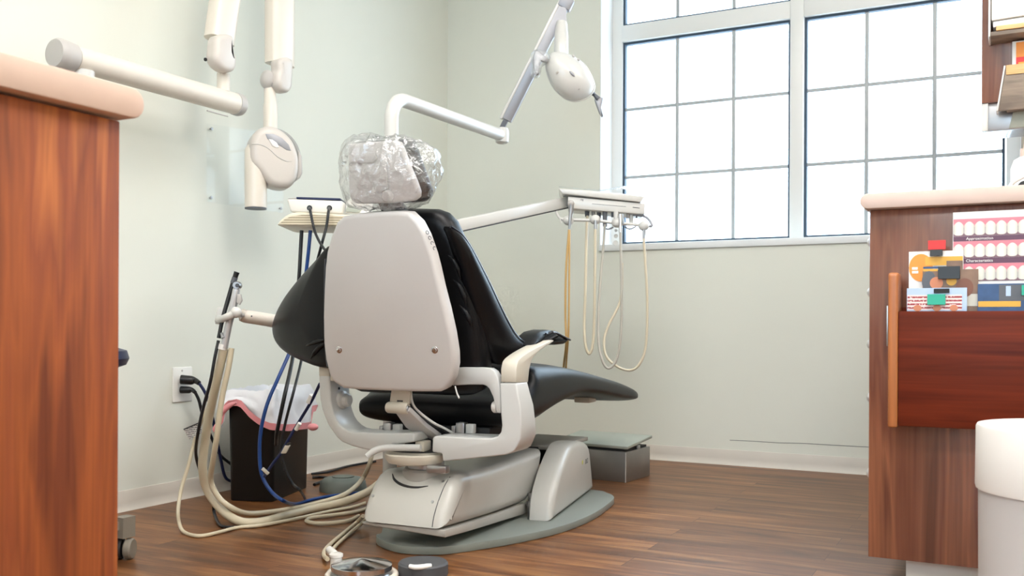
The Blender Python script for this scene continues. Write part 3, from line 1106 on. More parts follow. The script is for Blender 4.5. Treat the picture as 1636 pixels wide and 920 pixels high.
# ---- white bin in the right foreground
db = 1.62
bc = at_d(1722, 690, db)
zt = at_d(1640, 682, db).z
zs_ = at_d(1600, 802, db - .1).z
bx, by = bc.x, bc.y
rb = (at_d(1722, 690, db) - at_d(1575, 690, db)).length
t = thing('waste_bin', 'round white bin with a light grey lower half in the right foreground', 'bin', (bx, by, 0))
MB().lathe([(.01, .0005), (rb - .012, .0005), (rb - .006, .006), (rb - .004, zs_ - .002), (.01, zs_ - .002)], (bx, by, 0), seg=64).build('bin_body', 'bingrey', t)
MB().lathe([(rb - .02, zs_ - .0015), (rb, zs_ - .0015), (rb + .0012, zs_ + .004), (rb, zt - .004), (rb - .002, zt), (rb - .007, zt), (rb - .009, zt - .004), (rb - .012, zs_ + .02), (.01, zs_ + .02)], (bx, by, 0), seg=64).build('bin_cuff', 'binlid', t)

# ================================================================== DENTAL CHAIR
PSI = math.radians(-3)
CU = V((math.sin(PSI), math.cos(PSI), 0))      # chair forward
CR = V((math.cos(PSI), -math.sin(PSI), 0))     # chair right
BP = at_d(637, 620, 2.57)                      # lower middle of the back shell
BO = V((BP.x, BP.y, 0))
ALPHA = math.radians(12)
BW = UP * math.cos(ALPHA) - CU * math.sin(ALPHA)      # up along the reclined back
BN = -CU * math.cos(ALPHA) - UP * math.sin(ALPHA)     # rear facing normal


def G(a, b, z):
    return BO + CR * a + CU * b + UP * z


def ps(px, py, a):
    return at_pl(px, py, BO + CR * a, CR)


def pt(px, py, b):
    return at_pl(px, py, BO + CU * b, CU)


def pk(px, py, off=0.0):
    return at_pl(px, py, BP - BN * off, BN)


chair = thing('dental_chair', 'black and grey dental chair seen from behind in the middle of the room', 'dental chair', G(0, .15, 0))

# ---- back shell
shell_px = [(559, 343.6), (549, 353), (540, 375.6), (533, 400), (530.2, 424), (528.4, 459), (527.2, 500.8), (527.6, 542.5), (531, 570), (536.5, 593), (545, 607),
            (559, 615.5), (583.4, 618), (628.6, 619.7), (672, 621), (712, 621), (722, 616.5), (732, 600), (736, 579), (735.5, 560), (730.5, 528), (722, 490), (713, 455), (706, 424),
            (700.5, 403), (690, 373), (679, 352), (664, 337.5), (646, 335.6), (614.7, 337), (576.5, 340)]
SH = [pk(*p) for p in shell_px]
shell = MB().pillow(SH, -BN * .036, .012, 4, .003).build('back_shell', 'shell', chair, 50)
# marks printed along the bevelled right edge
e_dir = (pk(704, 398, .012) - pk(683, 350, .012)).normalized()
side_n = e_dir.cross(BN).normalized()
if side_n.dot(CR) < 0:
    side_n = -side_n
for k, (px, py) in enumerate(((693.5, 369), (697.5, 377.5), (701.5, 386), (705, 394))):
    c = pk(px, py, .012) + side_n * .0015 + BN * .003
    nn = (side_n * .8 + BN * .6).normalized()
    e2 = nn.cross(e_dir).normalized()
    arc = [0, 320, 220, 200][k] if k else 359
    A = [math.radians(40 * k + arc * i / 14) for i in range(15)]
    MB().tube([c + nn * .0015 + e_dir * .0045 * math.cos(a) + e2 * .0036 * math.sin(a) for a in A], .0009, 6, 1).build('printed_mark', 'ink', shell)
for px, py in ((553.5, 554), (705, 554)):
    c = pk(px, py)
    MB().lathe([(.001, .0042), (.0055, .0038), (.0065, .001), (.009, .0006), (.0095, .0002)][::-1] + [(.001, .0042)], c, BN, 20).build('screw', 'chrome', shell)

# ---- upholstered back pad
pad_px = [(575, 341), (640, 335.5), (686, 337), (702, 343), (716, 357), (729, 385), (741, 420), (752, 462), (761, 510), (768, 556), (771, 590), (769, 615), (762, 629), (748, 635.5),
          (724, 636.6), (656, 633.5), (602, 632), (570, 630), (552, 622), (541, 609), (533, 585), (529, 550), (528.5, 500), (530, 455), (533, 415), (540, 380), (552, 352)]
MB().pillow([pk(x, y, .075) for x, y in pad_px], -BN * .085, .035, 5).build('back_pad', 'leather', chair, 70)
bp = chair.children[-1]
bp.location = BN * .036
# wrinkle folds of the pad beside the shell
for k, pxs in enumerate((((715, 408), (724, 416), (731, 430), (735, 446)), ((724, 447), (733, 456), (741, 474), (746, 492)), ((733, 487), (742, 497), (749, 510), (752, 522)))):
    MB().tube([pk(x, y, .060) + CR * .001 for x, y in pxs], [.001, .0065, .007, .001], 10).build('pad_fold', 'leather', bp)
MB().tube([pk(x, y, .106) + CR * .006 for x, y in ((717, 359), (731, 386), (744, 424), (755, 466), (764, 512), (771, 560), (773, 590))], .0035, 8).build('piping', 'leatherseam', bp)

# ---- right sling from the back to the armrest
A0, A1 = V((.20, .84)), V((.29, .54))
n_s = (CR * .90 - CU * .36 - UP * .10).normalized()
if n_s.dot(CR) < 0:
    n_s = -n_s
P_s = G(.245, .12, .80)
def psl(px, py, off=0):
    return at_pl(px, py, P_s + n_s * off, n_s)
sF = [(719, 362), (737, 375), (752, 397), (768, 427), (783, 457), (797, 487), (810, 513), (822, 533), (834, 545), (847, 549), (858, 545), (868, 537), (882, 530)]
sB = [(720, 371), (727, 392), (735, 418), (744, 448), (754, 482), (764, 515), (774, 545), (784, 570), (795, 582), (815, 577.5), (838, 567.5), (858, 556), (884, 541)]
F_, B_ = cr([psl(*p) for p in sF], 4), cr([psl(*p) for p in sB], 4)
rings = []
for i, (f, b) in enumerate(zip(F_, B_)):
    t_ = i / (len(F_) - 1)
    bl = .018 * min(1, t_ * 6)
    ring = []
    for k in range(9):
        q = k / 8
        ring.append(f.lerp(b, q) + n_s * (bl * math.sin(PI * q) ** .8 + .004))
    for k in range(9):
        q = 1 - k / 8
        ring.append(f.lerp(b, q) - n_s * (.022 + .006 * math.sin(PI * q)))
    rings.append(ring)
sling = MB().loft(rings).build('sling_wing', 'leather', chair, 75)
MB().tube([p + n_s * .002 for p in F_], .0042, 8, 1).build('piping', 'leatherseam', sling)
# armrest pad
aa = .30
arm_prof = [(852, 552), (856, 545), (861, 536), (868, 529.5), (880, 526.5), (893, 528.5), (904, 535), (913, 542), (906, 549.5), (893, 551), (880, 549), (868, 551), (856, 557)]
q = [ps(x, y, aa) for x, y in arm_prof]
MB().pillow(q, -CR * .07, .016, 4).build('armrest_pad', 'leather', chair, 60)
arm = chair.children[-1]
MB().tube([ps(x, y, aa + .001) for x, y in ((872, 533), (886, 531), (898, 536), (911, 543))], .003, 8).build('piping', 'leatherseam', arm)

# ---- left sling wing, seen from behind
d_l = (CR * -.93 + CU * .36).normalized()
n_l = UP.cross(d_l).normalized()
if n_l.dot(FWD) > 0:
    n_l = -n_l
P_l = pk(536, 500, .06)
def pll(px, py, off=0):
    return at_pl(px, py, P_l + n_l * off, n_l)
lw_px = [(541, 390), (530, 398.5), (519, 411), (503, 428), (485, 449), (468, 472), (455.5, 495), (449, 517), (451, 536), (460, 551), (475, 562.5), (490, 570), (504, 575.5), (520, 581), (545, 582), (552, 560), (552, 500), (549, 430)]
wing = MB().dome(cr([pll(x, y, -.03) for x, y in lw_px], 3, True), n_l, .03, .045, 9).build('sling_wing', 'leather', chair, 80)
for pxs in (((497, 549), (505, 545), (516, 541), (528, 538)), ((506, 568), (512, 559), (520, 550), (528, 545))):
    MB().tube([pll(x, y, .004) for x, y in pxs], [.001, .006, .007, .003], 10).build('pad_fold', 'leather', wing)
MB().tube([pll(x, y, -.004) for x, y in ((530, 410), (529.5, 430), (529, 470), (529, 520), (531, 560), (533.5, 580))], .0035, 8).build('piping', 'leatherseam', wing)

# ---- headrest
HN = (BN * .96 - UP * .06).normalized()
HP = pk(612, 300, -.01)
def ph(px, py, off=0):
    return at_pl(px, py, HP - HN * off, HN)
hd_px = [(555.4, 237), (557.6, 232), (562, 229.8), (598.7, 227), (629, 224.9), (636.8, 228.5), (641.5, 238), (651.5, 265.7), (661.7, 289), (668, 306.8), (667.5, 315.6), (661, 321), (628, 325), (569, 326), (559.5, 319.5), (556, 304)]
head = MB().pillow([ph(*p) for p in hd_px], -HN * .02, .007, 3, .002).build('headrest_shell', 'shell', chair, 50)
hp_px = [(557, 236), (563, 229), (598, 226), (636, 223.5), (649, 227), (657, 240), (666, 266), (675, 290), (681, 307), (680, 317), (672, 324), (628, 327), (569, 327.5), (560, 321), (557, 304)]
MB().pillow([ph(x, y, .05) for x, y in hp_px], -HN * .055, .022, 4).build('headrest_pad', 'leather', chair, 70)
chair.children[-1].location = HN * .030
# knob details on the headrest shell (a clamp cast behind the film)
MB().pillow([ph(x, y) for x, y in ((563, 245), (601, 243), (604, 252), (600, 258), (574, 260), (563, 256))], HN * .009, .005, 3, .001).build('clamp_ridge', 'shell', head, 60)
MB().pillow([ph(x, y) for x, y in ((604, 262), (618, 261), (622, 300), (612, 306), (604, 302))], HN * .009, .005, 3, .001).build('clamp_slide', 'shell', head, 60)
MB().lathe([(.016, 0), (.015, .008), (.011, .012), (.001, .013)], ph(620, 313), HN, 24).build('release_knob', 'shell', head)
c0_, c1_ = pk(633, 345, .045), ph(622, 318, .045)
MB().obox((c0_ + c1_) / 2, CR * .035, BN * .008, (c1_ - c0_) / 2, .004).build('headrest_stem', 'dark', chair)
# crumpled clear bag over the headrest
bag_px = [(561, 229), (578, 222.5), (610, 220.5), (640, 221.5), (660, 226), (678, 234), (690, 248), (696, 266), (697, 280), (692, 296), (686, 310), (677, 320), (662, 326), (640, 329), (600, 330), (578, 328), (567, 322), (560, 310), (557, 290), (558, 262)]
mb = MB()
mb.dome(cr([ph(x, y, .045) for x, y in bag_px], 4, True), HN, .062, .085, 12, 3.2)
bm = mb.bm
bmesh.ops.triangulate(bm, faces=bm.faces[:])
for _ in range(7):
    le = [e for e in bm.edges if e.calc_length() > .0095]
    if not le:
        break
    bmesh.ops.subdivide_edges(bm, edges=le, cuts=1)
    bmesh.ops.triangulate(bm, faces=bm.faces[:])
bm.normal_update()
nm = {v: v.normal.copy() for v in bm.verts}
for v in bm.verts:
    n1 = noise.noise(v.co * 14) * .007
    sq = V((v.co.x, v.co.y, v.co.z * .55))
    rg = 1 - abs(noise.noise(sq * 22 + V((9, 4, 1)))) * 2.2
    r2_ = 1 - abs(noise.noise(sq * 45 + V((2, 7, 5)))) * 2.2
    v.co += nm[v] * (n1 + max(0, rg) * .009 + max(0, r2_) * .006)
tag(mb.build('headrest_cover', 'film', None, 20), 'crinkled clear plastic cover over the chair headrest', 'plastic cover')

# ---- seat and leg rest: one cushion
AR = .265
sp_px = [(843, 581), (862, 580.5), (892, 582.5), (922, 589), (958, 599.5), (990, 610), (1006, 618), (1013, 626), (1014.5, 634), (1009, 640.5), (985, 639.5), (955, 634.5), (932, 632.5), (914, 637), (896, 647), (877, 660), (858, 674)]
ap = .235
sp = [((1014.5, 631), (1013.5, 637)), ((1008, 620), (1008, 641)), ((988, 608.5), (985, 640.5)), ((958, 598.5), (952, 635)), ((925, 588.5), (920, 635)), ((892, 581), (894, 648)), ((866, 579), (873, 663)), ((846, 580), (853, 678))]
st = [(ps(*a_, ap) - CR * ap, ps(*b_, ap) - CR * ap) for a_, b_ in sp]
for b_, z1_, z0_ in ((.31, .470, .335), (.25, .428, .327), (.21, .408, .332), (.195, .390, .350)):
    st.append((BO + CU * b_ + UP * z1_, BO + CU * (b_ + .005) + UP * z0_))
tt = cr([a_ for a_, b_ in st], 4)
bb = cr([b_ for a_, b_ in st], 4)
rings = []
ns = len(tt)
for i, (a_, b_) in enumerate(zip(tt, bb)):
    wf = 1.0
    if i < 6:
        wf = .90 + .10 * math.sin(i / 6 * PI / 2)
    if i > ns - 5:
        wf = .96 + .04 * (ns - 1 - i) / 4
    rings.append([(a_ + b_) / 2 + CR * (AR * wf * math.copysign(abs(math.cos(q_)) ** .33, math.cos(q_))) + (a_ - b_) / 2 * math.copysign(abs(math.sin(q_)) ** .62, math.sin(q_)) for q_ in [k / 44 * 2 * PI for k in range(44)]])
seat = MB().loft(rings).build('seat_cushion', 'leather', chair, 70)
u0 = ps(935, 636, AR * .6)
MB().obox(u0 - UP * .004, CR * .03, CU * .035, UP * .010, .004).build('legrest_bracket', 'tan', chair)

# ---- U bracket, left
B1 = .055
lb = [(508.9, 580), (508.9, 602), (510.6, 638), (514, 654), (519, 667), (524, 679), (531, 689), (538, 699), (546, 706), (561, 712.5), (578, 717), (595, 720), (612, 718), (627, 711), (662, 706), (662, 691.6), (622, 691.6), (590, 691), (566, 690), (556, 688), (548, 683.5), (541, 677), (536, 669), (532.6, 660), (529.5, 648), (527.7, 638), (526.5, 602), (526, 580)]
MB().prism([pt(x, y, B1) for x, y in lb], CU * .10, .006, 3, .7).build('arm_bracket', 'frame', chair, 40)
lbk = chair.children[-1]
c = pt(556, 639, B1 + .06)
a_l = pt(527.5, 638, B1)
kx = (a_l - BO).dot(CR)
kc = BO + CR * (kx + .0005) + CU * ((c - BO).dot(CU)) + UP * c.z
kc = BO + CR * kx + CU * (B1 + .055) + UP * at_pl(551, 638, BO + CR * kx, CR).z
MB().lathe([(.027, 0), (.026, .010), (.019, .014), (.018, .026), (.014, .030), (.001, .031)], kc, CR, 28).build('pivot_knob', 'white', lbk)
MB().lathe([(.004, 0), (.0035, .0015), (.001, .0018)], kc + CU * -.012 + UP * .034, CR, 12).build('screw', 'dark', lbk)
# beige arm support on the left post
MB().prism([pt(x, y, B1 - .001) for x, y in ((508.6, 579), (509, 601.5), (526.5, 601.5), (527, 579))], CU * .085, .004, 2, .7).build('arm_support', 'tan', chair)
# cross piece to the shell, left and right
MB().prism([pt(x, y, .03) for x, y in ((526.8, 584), (527, 609), (566, 610), (566, 586))], CU * .024, .004, 2, .7).build('back_support', 'tan', chair)
rb_px = [(716, 588), (739, 586.5), (768, 587), (783, 588), (790, 593), (796, 603), (799, 618), (800, 638), (800, 660), (793, 660), (790.5, 648), (787, 634), (781, 621), (776, 616.5), (771, 614.6), (749, 614.5), (720, 616)]
MB().prism([pt(x, y, .055) for x, y in rb_px], CU * .030, .005, 2, .7).build('back_support', 'frame', chair)
rs = chair.children[-1]
MB().lathe([(.001, -.014), (.013, -.014), (.016, -.010), (.016, -.002), (.013, .001), (.001, .001)], pt(795.5, 650, .075), CR, 24).build('pivot_knob', 'white', rs)
MB().tube([pk(727, 617, .03), pk(730, 628, .02), pk(733.5, 636, .015)], .0022, 8).build('wire', 'white', rs)

# ---- U bracket, right
B2 = .05
rbk = [(798, 611.5), (799, 640), (800, 662), (801.5, 680), (800, 690), (795, 696.5), (785.6, 700), (760, 699.5), (720, 697.5), (694, 696.5), (690.5, 700), (690, 722), (706, 724.6), (707, 737), (750, 733), (807.6, 726.5), (816, 723.5), (822, 719.7), (827, 711), (832, 700), (833, 677), (832, 650), (828, 630), (825, 611.5)]
mbk = MB()
R0 = [pt(x, y, B2) for x, y in rbk]
R1 = []
for p in R0:
    z = p.z
    zt_, zb_ = pt(825, 611.5, B2).z, pt(807, 727, B2).z
    k = min(1, max(0, (zt_ - z) / (zt_ - zb_)))
    R1.append(p + CU * (.072 + .040 * k))
mbk.loft([R0, R1])
bmesh.ops.recalc_face_normals(mbk.bm, faces=mbk.bm.faces[:])
mbk.bevel_since(0, .008, 3, .7)
mbk.build('arm_bracket', 'frame', chair, 40)
# beige arm support flaring forward under the armrest
az = [(812, 611, B2, .0, .075), (812, 596, B2 + .001, .0, .072), (819, 583, B2 + .012, .0, .066)]
def rect(c, hw, b0, b1, zt, zb):
    return [c + CR * -hw + CU * b0 + UP * zb, c + CR * hw + CU * b0 + UP * zb, c + CR * hw + CU * b1 + UP * zt, c + CR * -hw + CU * b1 + UP * zt]
pL, pR = pt(798, 611, B2), pt(825, 611, B2)
aL, aR = (pL - BO).dot(CR), (pR - BO).dot(CR)
hw = (aR - aL) / 2
mid = (aL + aR) / 2
z0 = pL.z
side = [(825, 611), (825, 590), (828, 577), (838, 567), (856, 556), (874, 547), (882, 543), (884, 546), (864, 559), (851, 573), (846, 590), (844, 611)]
pr = [at_pl(x, y, BO + CR * aR, CR) for x, y in side]
MB().prism(cr(pr[1:-1], 3) + [pr[-1], pr[0]], -CR * (2 * hw * .92), .005, 2, .7).build('arm_support', 'tan', chair, 40)

# ---- centre hinge below the shell
hb = .02
plate_ = [(626, 616), (656.5, 616), (653, 646), (622, 644)]
MB().prism([pt(x, y, hb) for x, y in plate_], CU * .012, .002, 2).build('hinge_plate', 'tan', chair)
hg = chair.children[-1]
cA, cB = pt(619, 650.5, hb), pt(652, 652.5, hb)
e = (cB - cA).normalized()
MB().tube([cA, cA + e * .004, cB - e * .004, cB], [.013, .0155, .0155, .0155, .013], 20, 1).build('hinge_barrel', 'tan', hg)
MB().lathe([(.008, 0), (.007, .002), (.001, .0022)], cB, e, 16).build('hinge_bolt', 'steel', hg)
MB().box((0, 0, 0), (0, 0, 0)) if False else None
sl = pt(639, 640.5, hb - .0006)
MB().obox(sl, CR * .009, CU * .0006, UP * .0018).build('slot', 'dark', hg)
arm_px = [(630, 660), (654, 658), (672, 676), (700, 694), (684, 699), (664, 691), (648, 682)]
h0 = [at_pl(630, 660, BO + CU * hb, CU)]
q0, q1 = pt(642, 659, hb), pt(690, 702, .14)
ax_ = (q1 - q0)
n_h = ax_.cross(CR).normalized()
def phg(px, py):
    return at_pl(px, py, q0, n_h)
MB().prism([phg(x, y) for x, y in ((631, 659), (654, 657), (680, 682), (704, 700), (684, 706), (663, 694), (648, 683))], n_h * .014 if n_h.dot(FWD) > 0 else -n_h * .014, .003, 2).build('hinge_arm', 'shell', hg)
cab = [pt(656.5, 622, .03), pt(657, 634, .032), pt(661, 648, .04), pt(672, 660, .06), (phg(690, 676) + CU * .01), (phg(704, 685) + CU * .02), (phg(716, 694) + CU * .03)]
MB().tube(cab, .0035, 10).build('white_wire', 'white', hg)
MB().tube([p + CR * -.006 + UP * -.004 for p in cab], .0025, 8).build('dark_wire', 'dark', hg)

# ---- underframe between seat and base
seatz = .315
MB().box((0, 0, 0), (0, 0, 0)) if False else None
MB().obox(G(0, .36, .312), CR * .17, CU * .15, UP * .016, .004).build('seat_frame', 'dark', chair)
for px, py in ((622, 686), (738, 686)):
    c = pt(px, py, .15)
    m0 = MB().obox(c, CR * .013, CU * .014, UP * .020, .003).build('seat_clamp', 'steel', chair)
    MB().obox(c + CR * .028 + UP * .004, CR * .012, CU * .010, UP * .013, .003).build('clamp_block', 'frame', m0)
    MB().obox(c - CR * .022 - UP * .002, CR * .006, CU * .010, UP * .012, .002).build('clamp_block', 'steel', m0)
cD = pt(663, 722, .12)
MB().lathe([(.04, -.02), (.10, -.02), (.10, .0), (.05, .01), (.04, .045), (.01, .05)], BO + CR * ((cD - BO).dot(CR)) + CU * .16 + UP * (cD.z + .005), seg=40).build('swivel_plate', 'dark', chair)
MB().obox(pt(676, 712, .10), CR * .014, CU * .02, UP * .014, .002).build('centre_block', 'tan', chair)
# swivel disc: flat top, bowl underside
zt_ = pt(664, 724.5, .06).z
rD = (pt(706, 724, .085) - pt(621, 724, .085)).length / 2
DC = BO + CR * ((pt(664, 724, .085) - BO).dot(CR)) + CU * .085
hD = zt_ - pt(660, 747, .02).z
MB().lathe([(.001, -hD), (.03, -hD), (rD * .66, -hD * .97), (rD * .90, -hD * .80), (rD * .98, -hD * .5), (rD, -hD * .2), (rD, -.003), (rD - .003, 0), (.001, 0)], DC + UP * zt_, seg=56).build('swivel_disc', 'tan', chair)
# lever
zl_ = pt(668, 716, .03).z
lv = [pt(586, 729, -.01), pt(597, 721, .0), pt(612, 716, .01), pt(640, 715, .02), pt(672, 715.5, .03)]
MB().tube(lv, [.008, .0095, .0095, .0095, .0095], 16, 5, sy=1.0).build('release_lever', 'frame', chair)

# ---- base: tilting lift cover, tower, plate
ZBT = .062
rrc = at_z(711.6, 859, ZBT)
aR_, bR_ = (rrc - BO).dot(CR), (rrc - BO).dot(CU)
lc = pt(574.5, 838, bR_)
aL_ = (lc - BO).dot(CR)
side = [(711.2, 846), (714, 826), (720, 803), (728, 781), (736, 765), (744, 757.5), (770, 752.5), (794, 745.5), (826, 734), (869.5, 717), (860, 785), (843, 802), (800, 818.5), (750, 834.5)]
sd = [ps(x, y, aR_) for x, y in side]
cov = MB().pillow(sd, -CR * (aR_ - aL_), .03, 5).build('lift_cover', 'cover', chair, 40)
trim = [(711.2, 847), (750, 835.5), (800, 819.5), (843, 803), (843.5, 819.5), (800, 833), (750, 848.5), (711.6, 859)]
tR = [ps(x, y, aR_ - .004) for x, y in trim]
tL = [p - CR * (aR_ - aL_ - .008) for p in tR]
for k_, up_ in ((4, .004), (5, .006), (6, .009), (7, .012)):
    tL[k_] = tL[k_] + UP * up_
mbt = MB().loft([tR, tL])
bmesh.ops.recalc_face_normals(mbt.bm, faces=mbt.bm.faces[:])
mbt.bevel_since(0, .003, 2)
mbt.build('cover_trim', 'covertrim', chair)
# seam line and screws on the rear of the cover
sm = [(690.5, 842), (693, 826), (698, 808), (704, 791), (711, 775), (719, 762)]
zz0, zz1 = ps(711.2, 846, aR_), ps(736, 765, aR_)
rear_n = (zz1 - zz0).cross(CR).normalized()
if rear_n.dot(CU) > 0:
    rear_n = -rear_n
def prr(px, py):
    # on the slanting, slightly bowed rear face
    best = ps(711.2, 846, aR_)
    for i in range(len(side) - 1):
        p, q = sd[i], sd[i + 1]
        nn = (q - p).cross(CR).normalized()
        x = at_pl(px, py, p, nn)
        f = (x - p).dot(q - p) / (q - p).length_squared
        if -0.02 <= f <= 1.02:
            if nn.dot(CU) > 0:
                nn = -nn
            return x + nn * .0004, nn
    return best, rear_n
for px, py in ((596, 792), (691, 801.5), (708, 769)):
    p, nn = prr(px, py)
    MB().lathe([(.0042, 0), (.004, .0014), (.001, .0018)], p, nn, 14).build('screw', 'steel', cov)
mb = MB()
mb.tube([prr(x, y)[0] for x, y in sm], .0012, 6)
mb.build('seam', 'ink', cov)
MB().tube([prr(x, y)[0] for x, y in ((627, 757), (630, 766), (639, 773), (653, 777.5), (668, 778.5), (684, 776.5))], [.0012, .0035, .004, .0035, .003, .0012], 8).build('socket_shadow_gap', 'dark', cov)
# round socket in the cover under the disc
so, sn_ = prr(663, 768)
zso = so.z
cxy = BO + CR * ((so - BO).dot(CR)) + CU * ((so - BO).dot(CU) + .062)
cxy = V((cxy.x, cxy.y, 0))
MB().lathe([(.001, zso - .03), (.072, zso - .03), (.075, zso - .012), (.073, zso - .009), (.001, zso - .009)], cxy, seg=44).build('socket_gap', 'dark', cov)
MB().lathe([(.001, zso - .008), (.062, zso - .008), (.066, zso - .002), (.066, zso + .022), (.060, zso + .028), (.001, zso + .028)], cxy, seg=44).build('socket_hub', 'covertrim', cov)
MB().lathe([(.001, zso + .0285), (.05, zso + .0285), (.05, zso + .05), (.001, zso + .05)], cxy, seg=36).build('swivel_bearing', 'steel', chair)
jb = pt(700, 749, .05)
MB().obox(jb, CR * .03, CU * .012, UP * .010, .003).build('bearing_clip', 'steel', chair)

# base plate on the floor
fp = [(601, 866), (607, 874), (640, 884.5), (700, 887), (760, 880), (830, 868), (900, 851), (950, 830), (978, 809), (980, 802), (970, 797), (948, 792)]
F = [at_z(x, y, 0) for x, y in fp]
axm = (aL_ + aR_) / 2
loc = [((p - BO).dot(CR), (p - BO).dot(CU)) for p in F]
left = [(max(2 * axm - a, -.20), b) for a, b in loc[3:]][::-1]
outl = [BO + CR * a + CU * b + UP * .0006 for a, b in loc + left[:-1]]
MB().prism(cr(outl, 3, True), UP * .022, .004, 2).build('base_plate', 'plate', chair)
# tower cover on the right
ax0 = at_z(883, 833, .023)
nx1 = at_z(949, 782, .023)
td = (nx1 - ax0).normalized()
tn = td.cross(UP).normalized()
if tn.dot(CR) < 0:
    tn = -tn
def ptw(px, py):
    return at_pl(px, py, ax0, tn)
tw = [(883, 833), (884.5, 805), (888, 783), (895, 756), (903.5, 732), (911, 715), (918, 707), (930, 704.5), (940, 708), (943.5, 720.6), (949.2, 781.6)]
tp = [ptw(*p) for p in tw]
tower = MB().pillow(tp[:1] + cr(tp[1:-1], 3) + tp[-1:], -tn * .075, .022, 5, .004).build('tower_cover', 'cover', chair, 40)
MB().lathe([(.001, 0), (.0075, 0), (.0075, .001), (.001, .0012)], ptw(930.5, 738.5) + tn * .0002, tn, 20).build('logo_dot', 'lime', tower)
bm_l = ptw(935, 738)
text('logo_lettering', 'DCI', bm_l + tn * .0006, td, UP, .024, 'ink', tower)
# top of the lift between cover and tower
MB().obox(ps(872, 703, aR_ - .10) - UP * .006, CR * .10, CU * .16, UP * .007, .003).build('lift_top', 'covertrim', chair)
MB().obox(ps(850, 722, aR_ - .12), CR * .06, CU * .12, UP * .03, .003).build('lift_arm', 'dark', chair)
# stop post
sp_ = at_z(850, 826, .023)
MB().lathe([(.001, 0), (.0135, 0), (.0135, .035), (.017, .035), (.017, .05), (.012, .052), (.012, .075), (.001, .075)], sp_, seg=24).build('stop_post', 'steel', chair)
MB().lathe([(.05, 0), (.05, .12), (.001, .12)], G(.02, .35, .03), seg=24).build('lift_column', 'dark', chair)

# ================================================================== DENTAL LIGHT ON ITS POST
pb0 = at_d(625.5, 195, 3.2)
pz = at_d(655, 153.8, 3.2).z
RT = .0235
te = at_z(802, 216.5, pz)
tdir = V((te.x - pb0.x, te.y - pb0.y, 0)).normalized()
t = thing('dental_light', 'white dental operating light on a tall post and folding arm behind the chair', 'lamp', (pb0.x, pb0.y, 0))
Rb = .075
path = [V((pb0.x, pb0.y, .012)), V((pb0.x, pb0.y, .7)), V((pb0.x, pb0.y, pz - Rb))]
path += [V((pb0.x, pb0.y, pz)) + tdir * (Rb - Rb * math.cos(a)) + UP * (-Rb + Rb * math.sin(a)) for a in [i / 10 * PI / 2 for i in range(1, 11)]]
path += [te - tdir * .02]
MB().tube(path, RT, 24, 1).build('post', 'white', t)
MB().lathe([(.001, 0.0006), (.045, .0006), (.045, .01), (.04, .014), (.001, .014)], (pb0.x, pb0.y, 0), seg=36).build('post_flange', 'white', t)
# elbow joint at the end of the tube
MB().lathe([(.001, -.032), (.019, -.032), (.026, -.027), (.028, -.01), (.028, .018), (.023, .030), (.001, .032)], te, seg=28).build('elbow', 'white', t)
P1 = te + UP * .030
P2 = at_d(903, 4, 3.80)
u = (P2 - P1).normalized()
side = u.cross(FWD).normalized()
nrm = side.cross(u).normalized()
def beam(mb, a, b, hw, hh, bev=.004):
    u = (b - a).normalized()
    s = u.cross(FWD).normalized()
    n = s.cross(u).normalized()
    mb.prism([a + s * hw + n * hh, a - s * hw + n * hh, a - s * hw - n * hh, a + s * hw - n * hh], b - a, bev, 2)
    return mb
arm_ = beam(MB(), P1 + u * .035, P2, .0235, .018).build('spring_arm', 'lampgrey', t)
beam(MB(), P1 + u * .03 + side * (-.0205 if side.dot(RIGHT) > 0 else .0205), P2 + side * (-.0205 if side.dot(RIGHT) > 0 else .0205), .006, .0205, .003).build('arm_cover', 'white', arm_)
MB().obox(P1 + u * .02, u * .028, side * .010, nrm * .014, .003).build('hinge_link', 'darkgrey', t)
# fork at the top and the hanging yoke
fk = at_d(904, 6, 3.80)
MB().obox(fk, u * .022, side * .028, nrm * .022, .005).build('fork', 'lampgrey', t)
y0, y1, y2 = at_d(900, 12, 3.79), at_d(897, 34, 3.79), at_d(896.5, 90, 3.79)
MB().loft([[c + RIGHT * (w_ * a) + FWD * (.009 * b) for a, b in ((-1, -1), (1, -1), (1, 1), (-1, 1))] for c, w_ in ((y0, .010), (y1, .020), (y1 - UP * .012, .020))]).build('fork_tongue', 'lampgrey', t)
L_ = (y1 - y2).length
ya = (y2 - y1).normalized()
MB().lathe([(.001, 0), (.019, .0), (.023, .012), (.0262, .052), (.0264, .0525), (.0272, .0535), (.029, L_), (.02, L_ + .006), (.001, L_ + .006)], y1, ya, 28).build('yoke', 'white', t)
# lamp head
HCc = at_d(910.5, 121.5, 3.74)
ea = (at_d(938, 148, 3.74) - HCc).normalized()
eb = (FWD * .5 + RIGHT * .75 + UP * -.05)
eb = (eb - ea * eb.dot(ea)).normalized()
ec = ea.cross(eb).normalized()
def hscale(px, py, e):
    return (at_d(px, py, 3.74) - HCc).dot(e)
mb = MB()
hl, hs = .118, .084
out_px = [(873.7, 96), (881, 87), (893, 84), (912, 89), (931, 101), (941, 115), (947.5, 130), (948.7, 141), (942, 152), (932, 158), (919, 161), (906, 158), (893, 149), (883, 137), (876, 122), (872.5, 108)]
ol = cr([at_d(x, y, 3.74) for x, y in out_px], 3, True)
rings = []
nf = FWD * .94 + RIGHT * .30 - UP * .1
nf.normalize()
for k in range(0, 9):
    th = k / 8 * PI / 2
    s_ = math.sin(th) if k else .02
    rings.append([HCc + (p - HCc) * s_ - nf * (.075 * math.cos(th)) for p in ol])
rings.append([HCc + (p - HCc) * 1.0 + nf * .012 for p in ol])
rings.append([HCc + (p - HCc) * .90 + nf * .016 for p in ol])
rings.append([HCc + (p - HCc) * .3 - nf * .03 for p in ol])
lh = mb.loft(rings).build('lamp_head', 'white', t, 50)
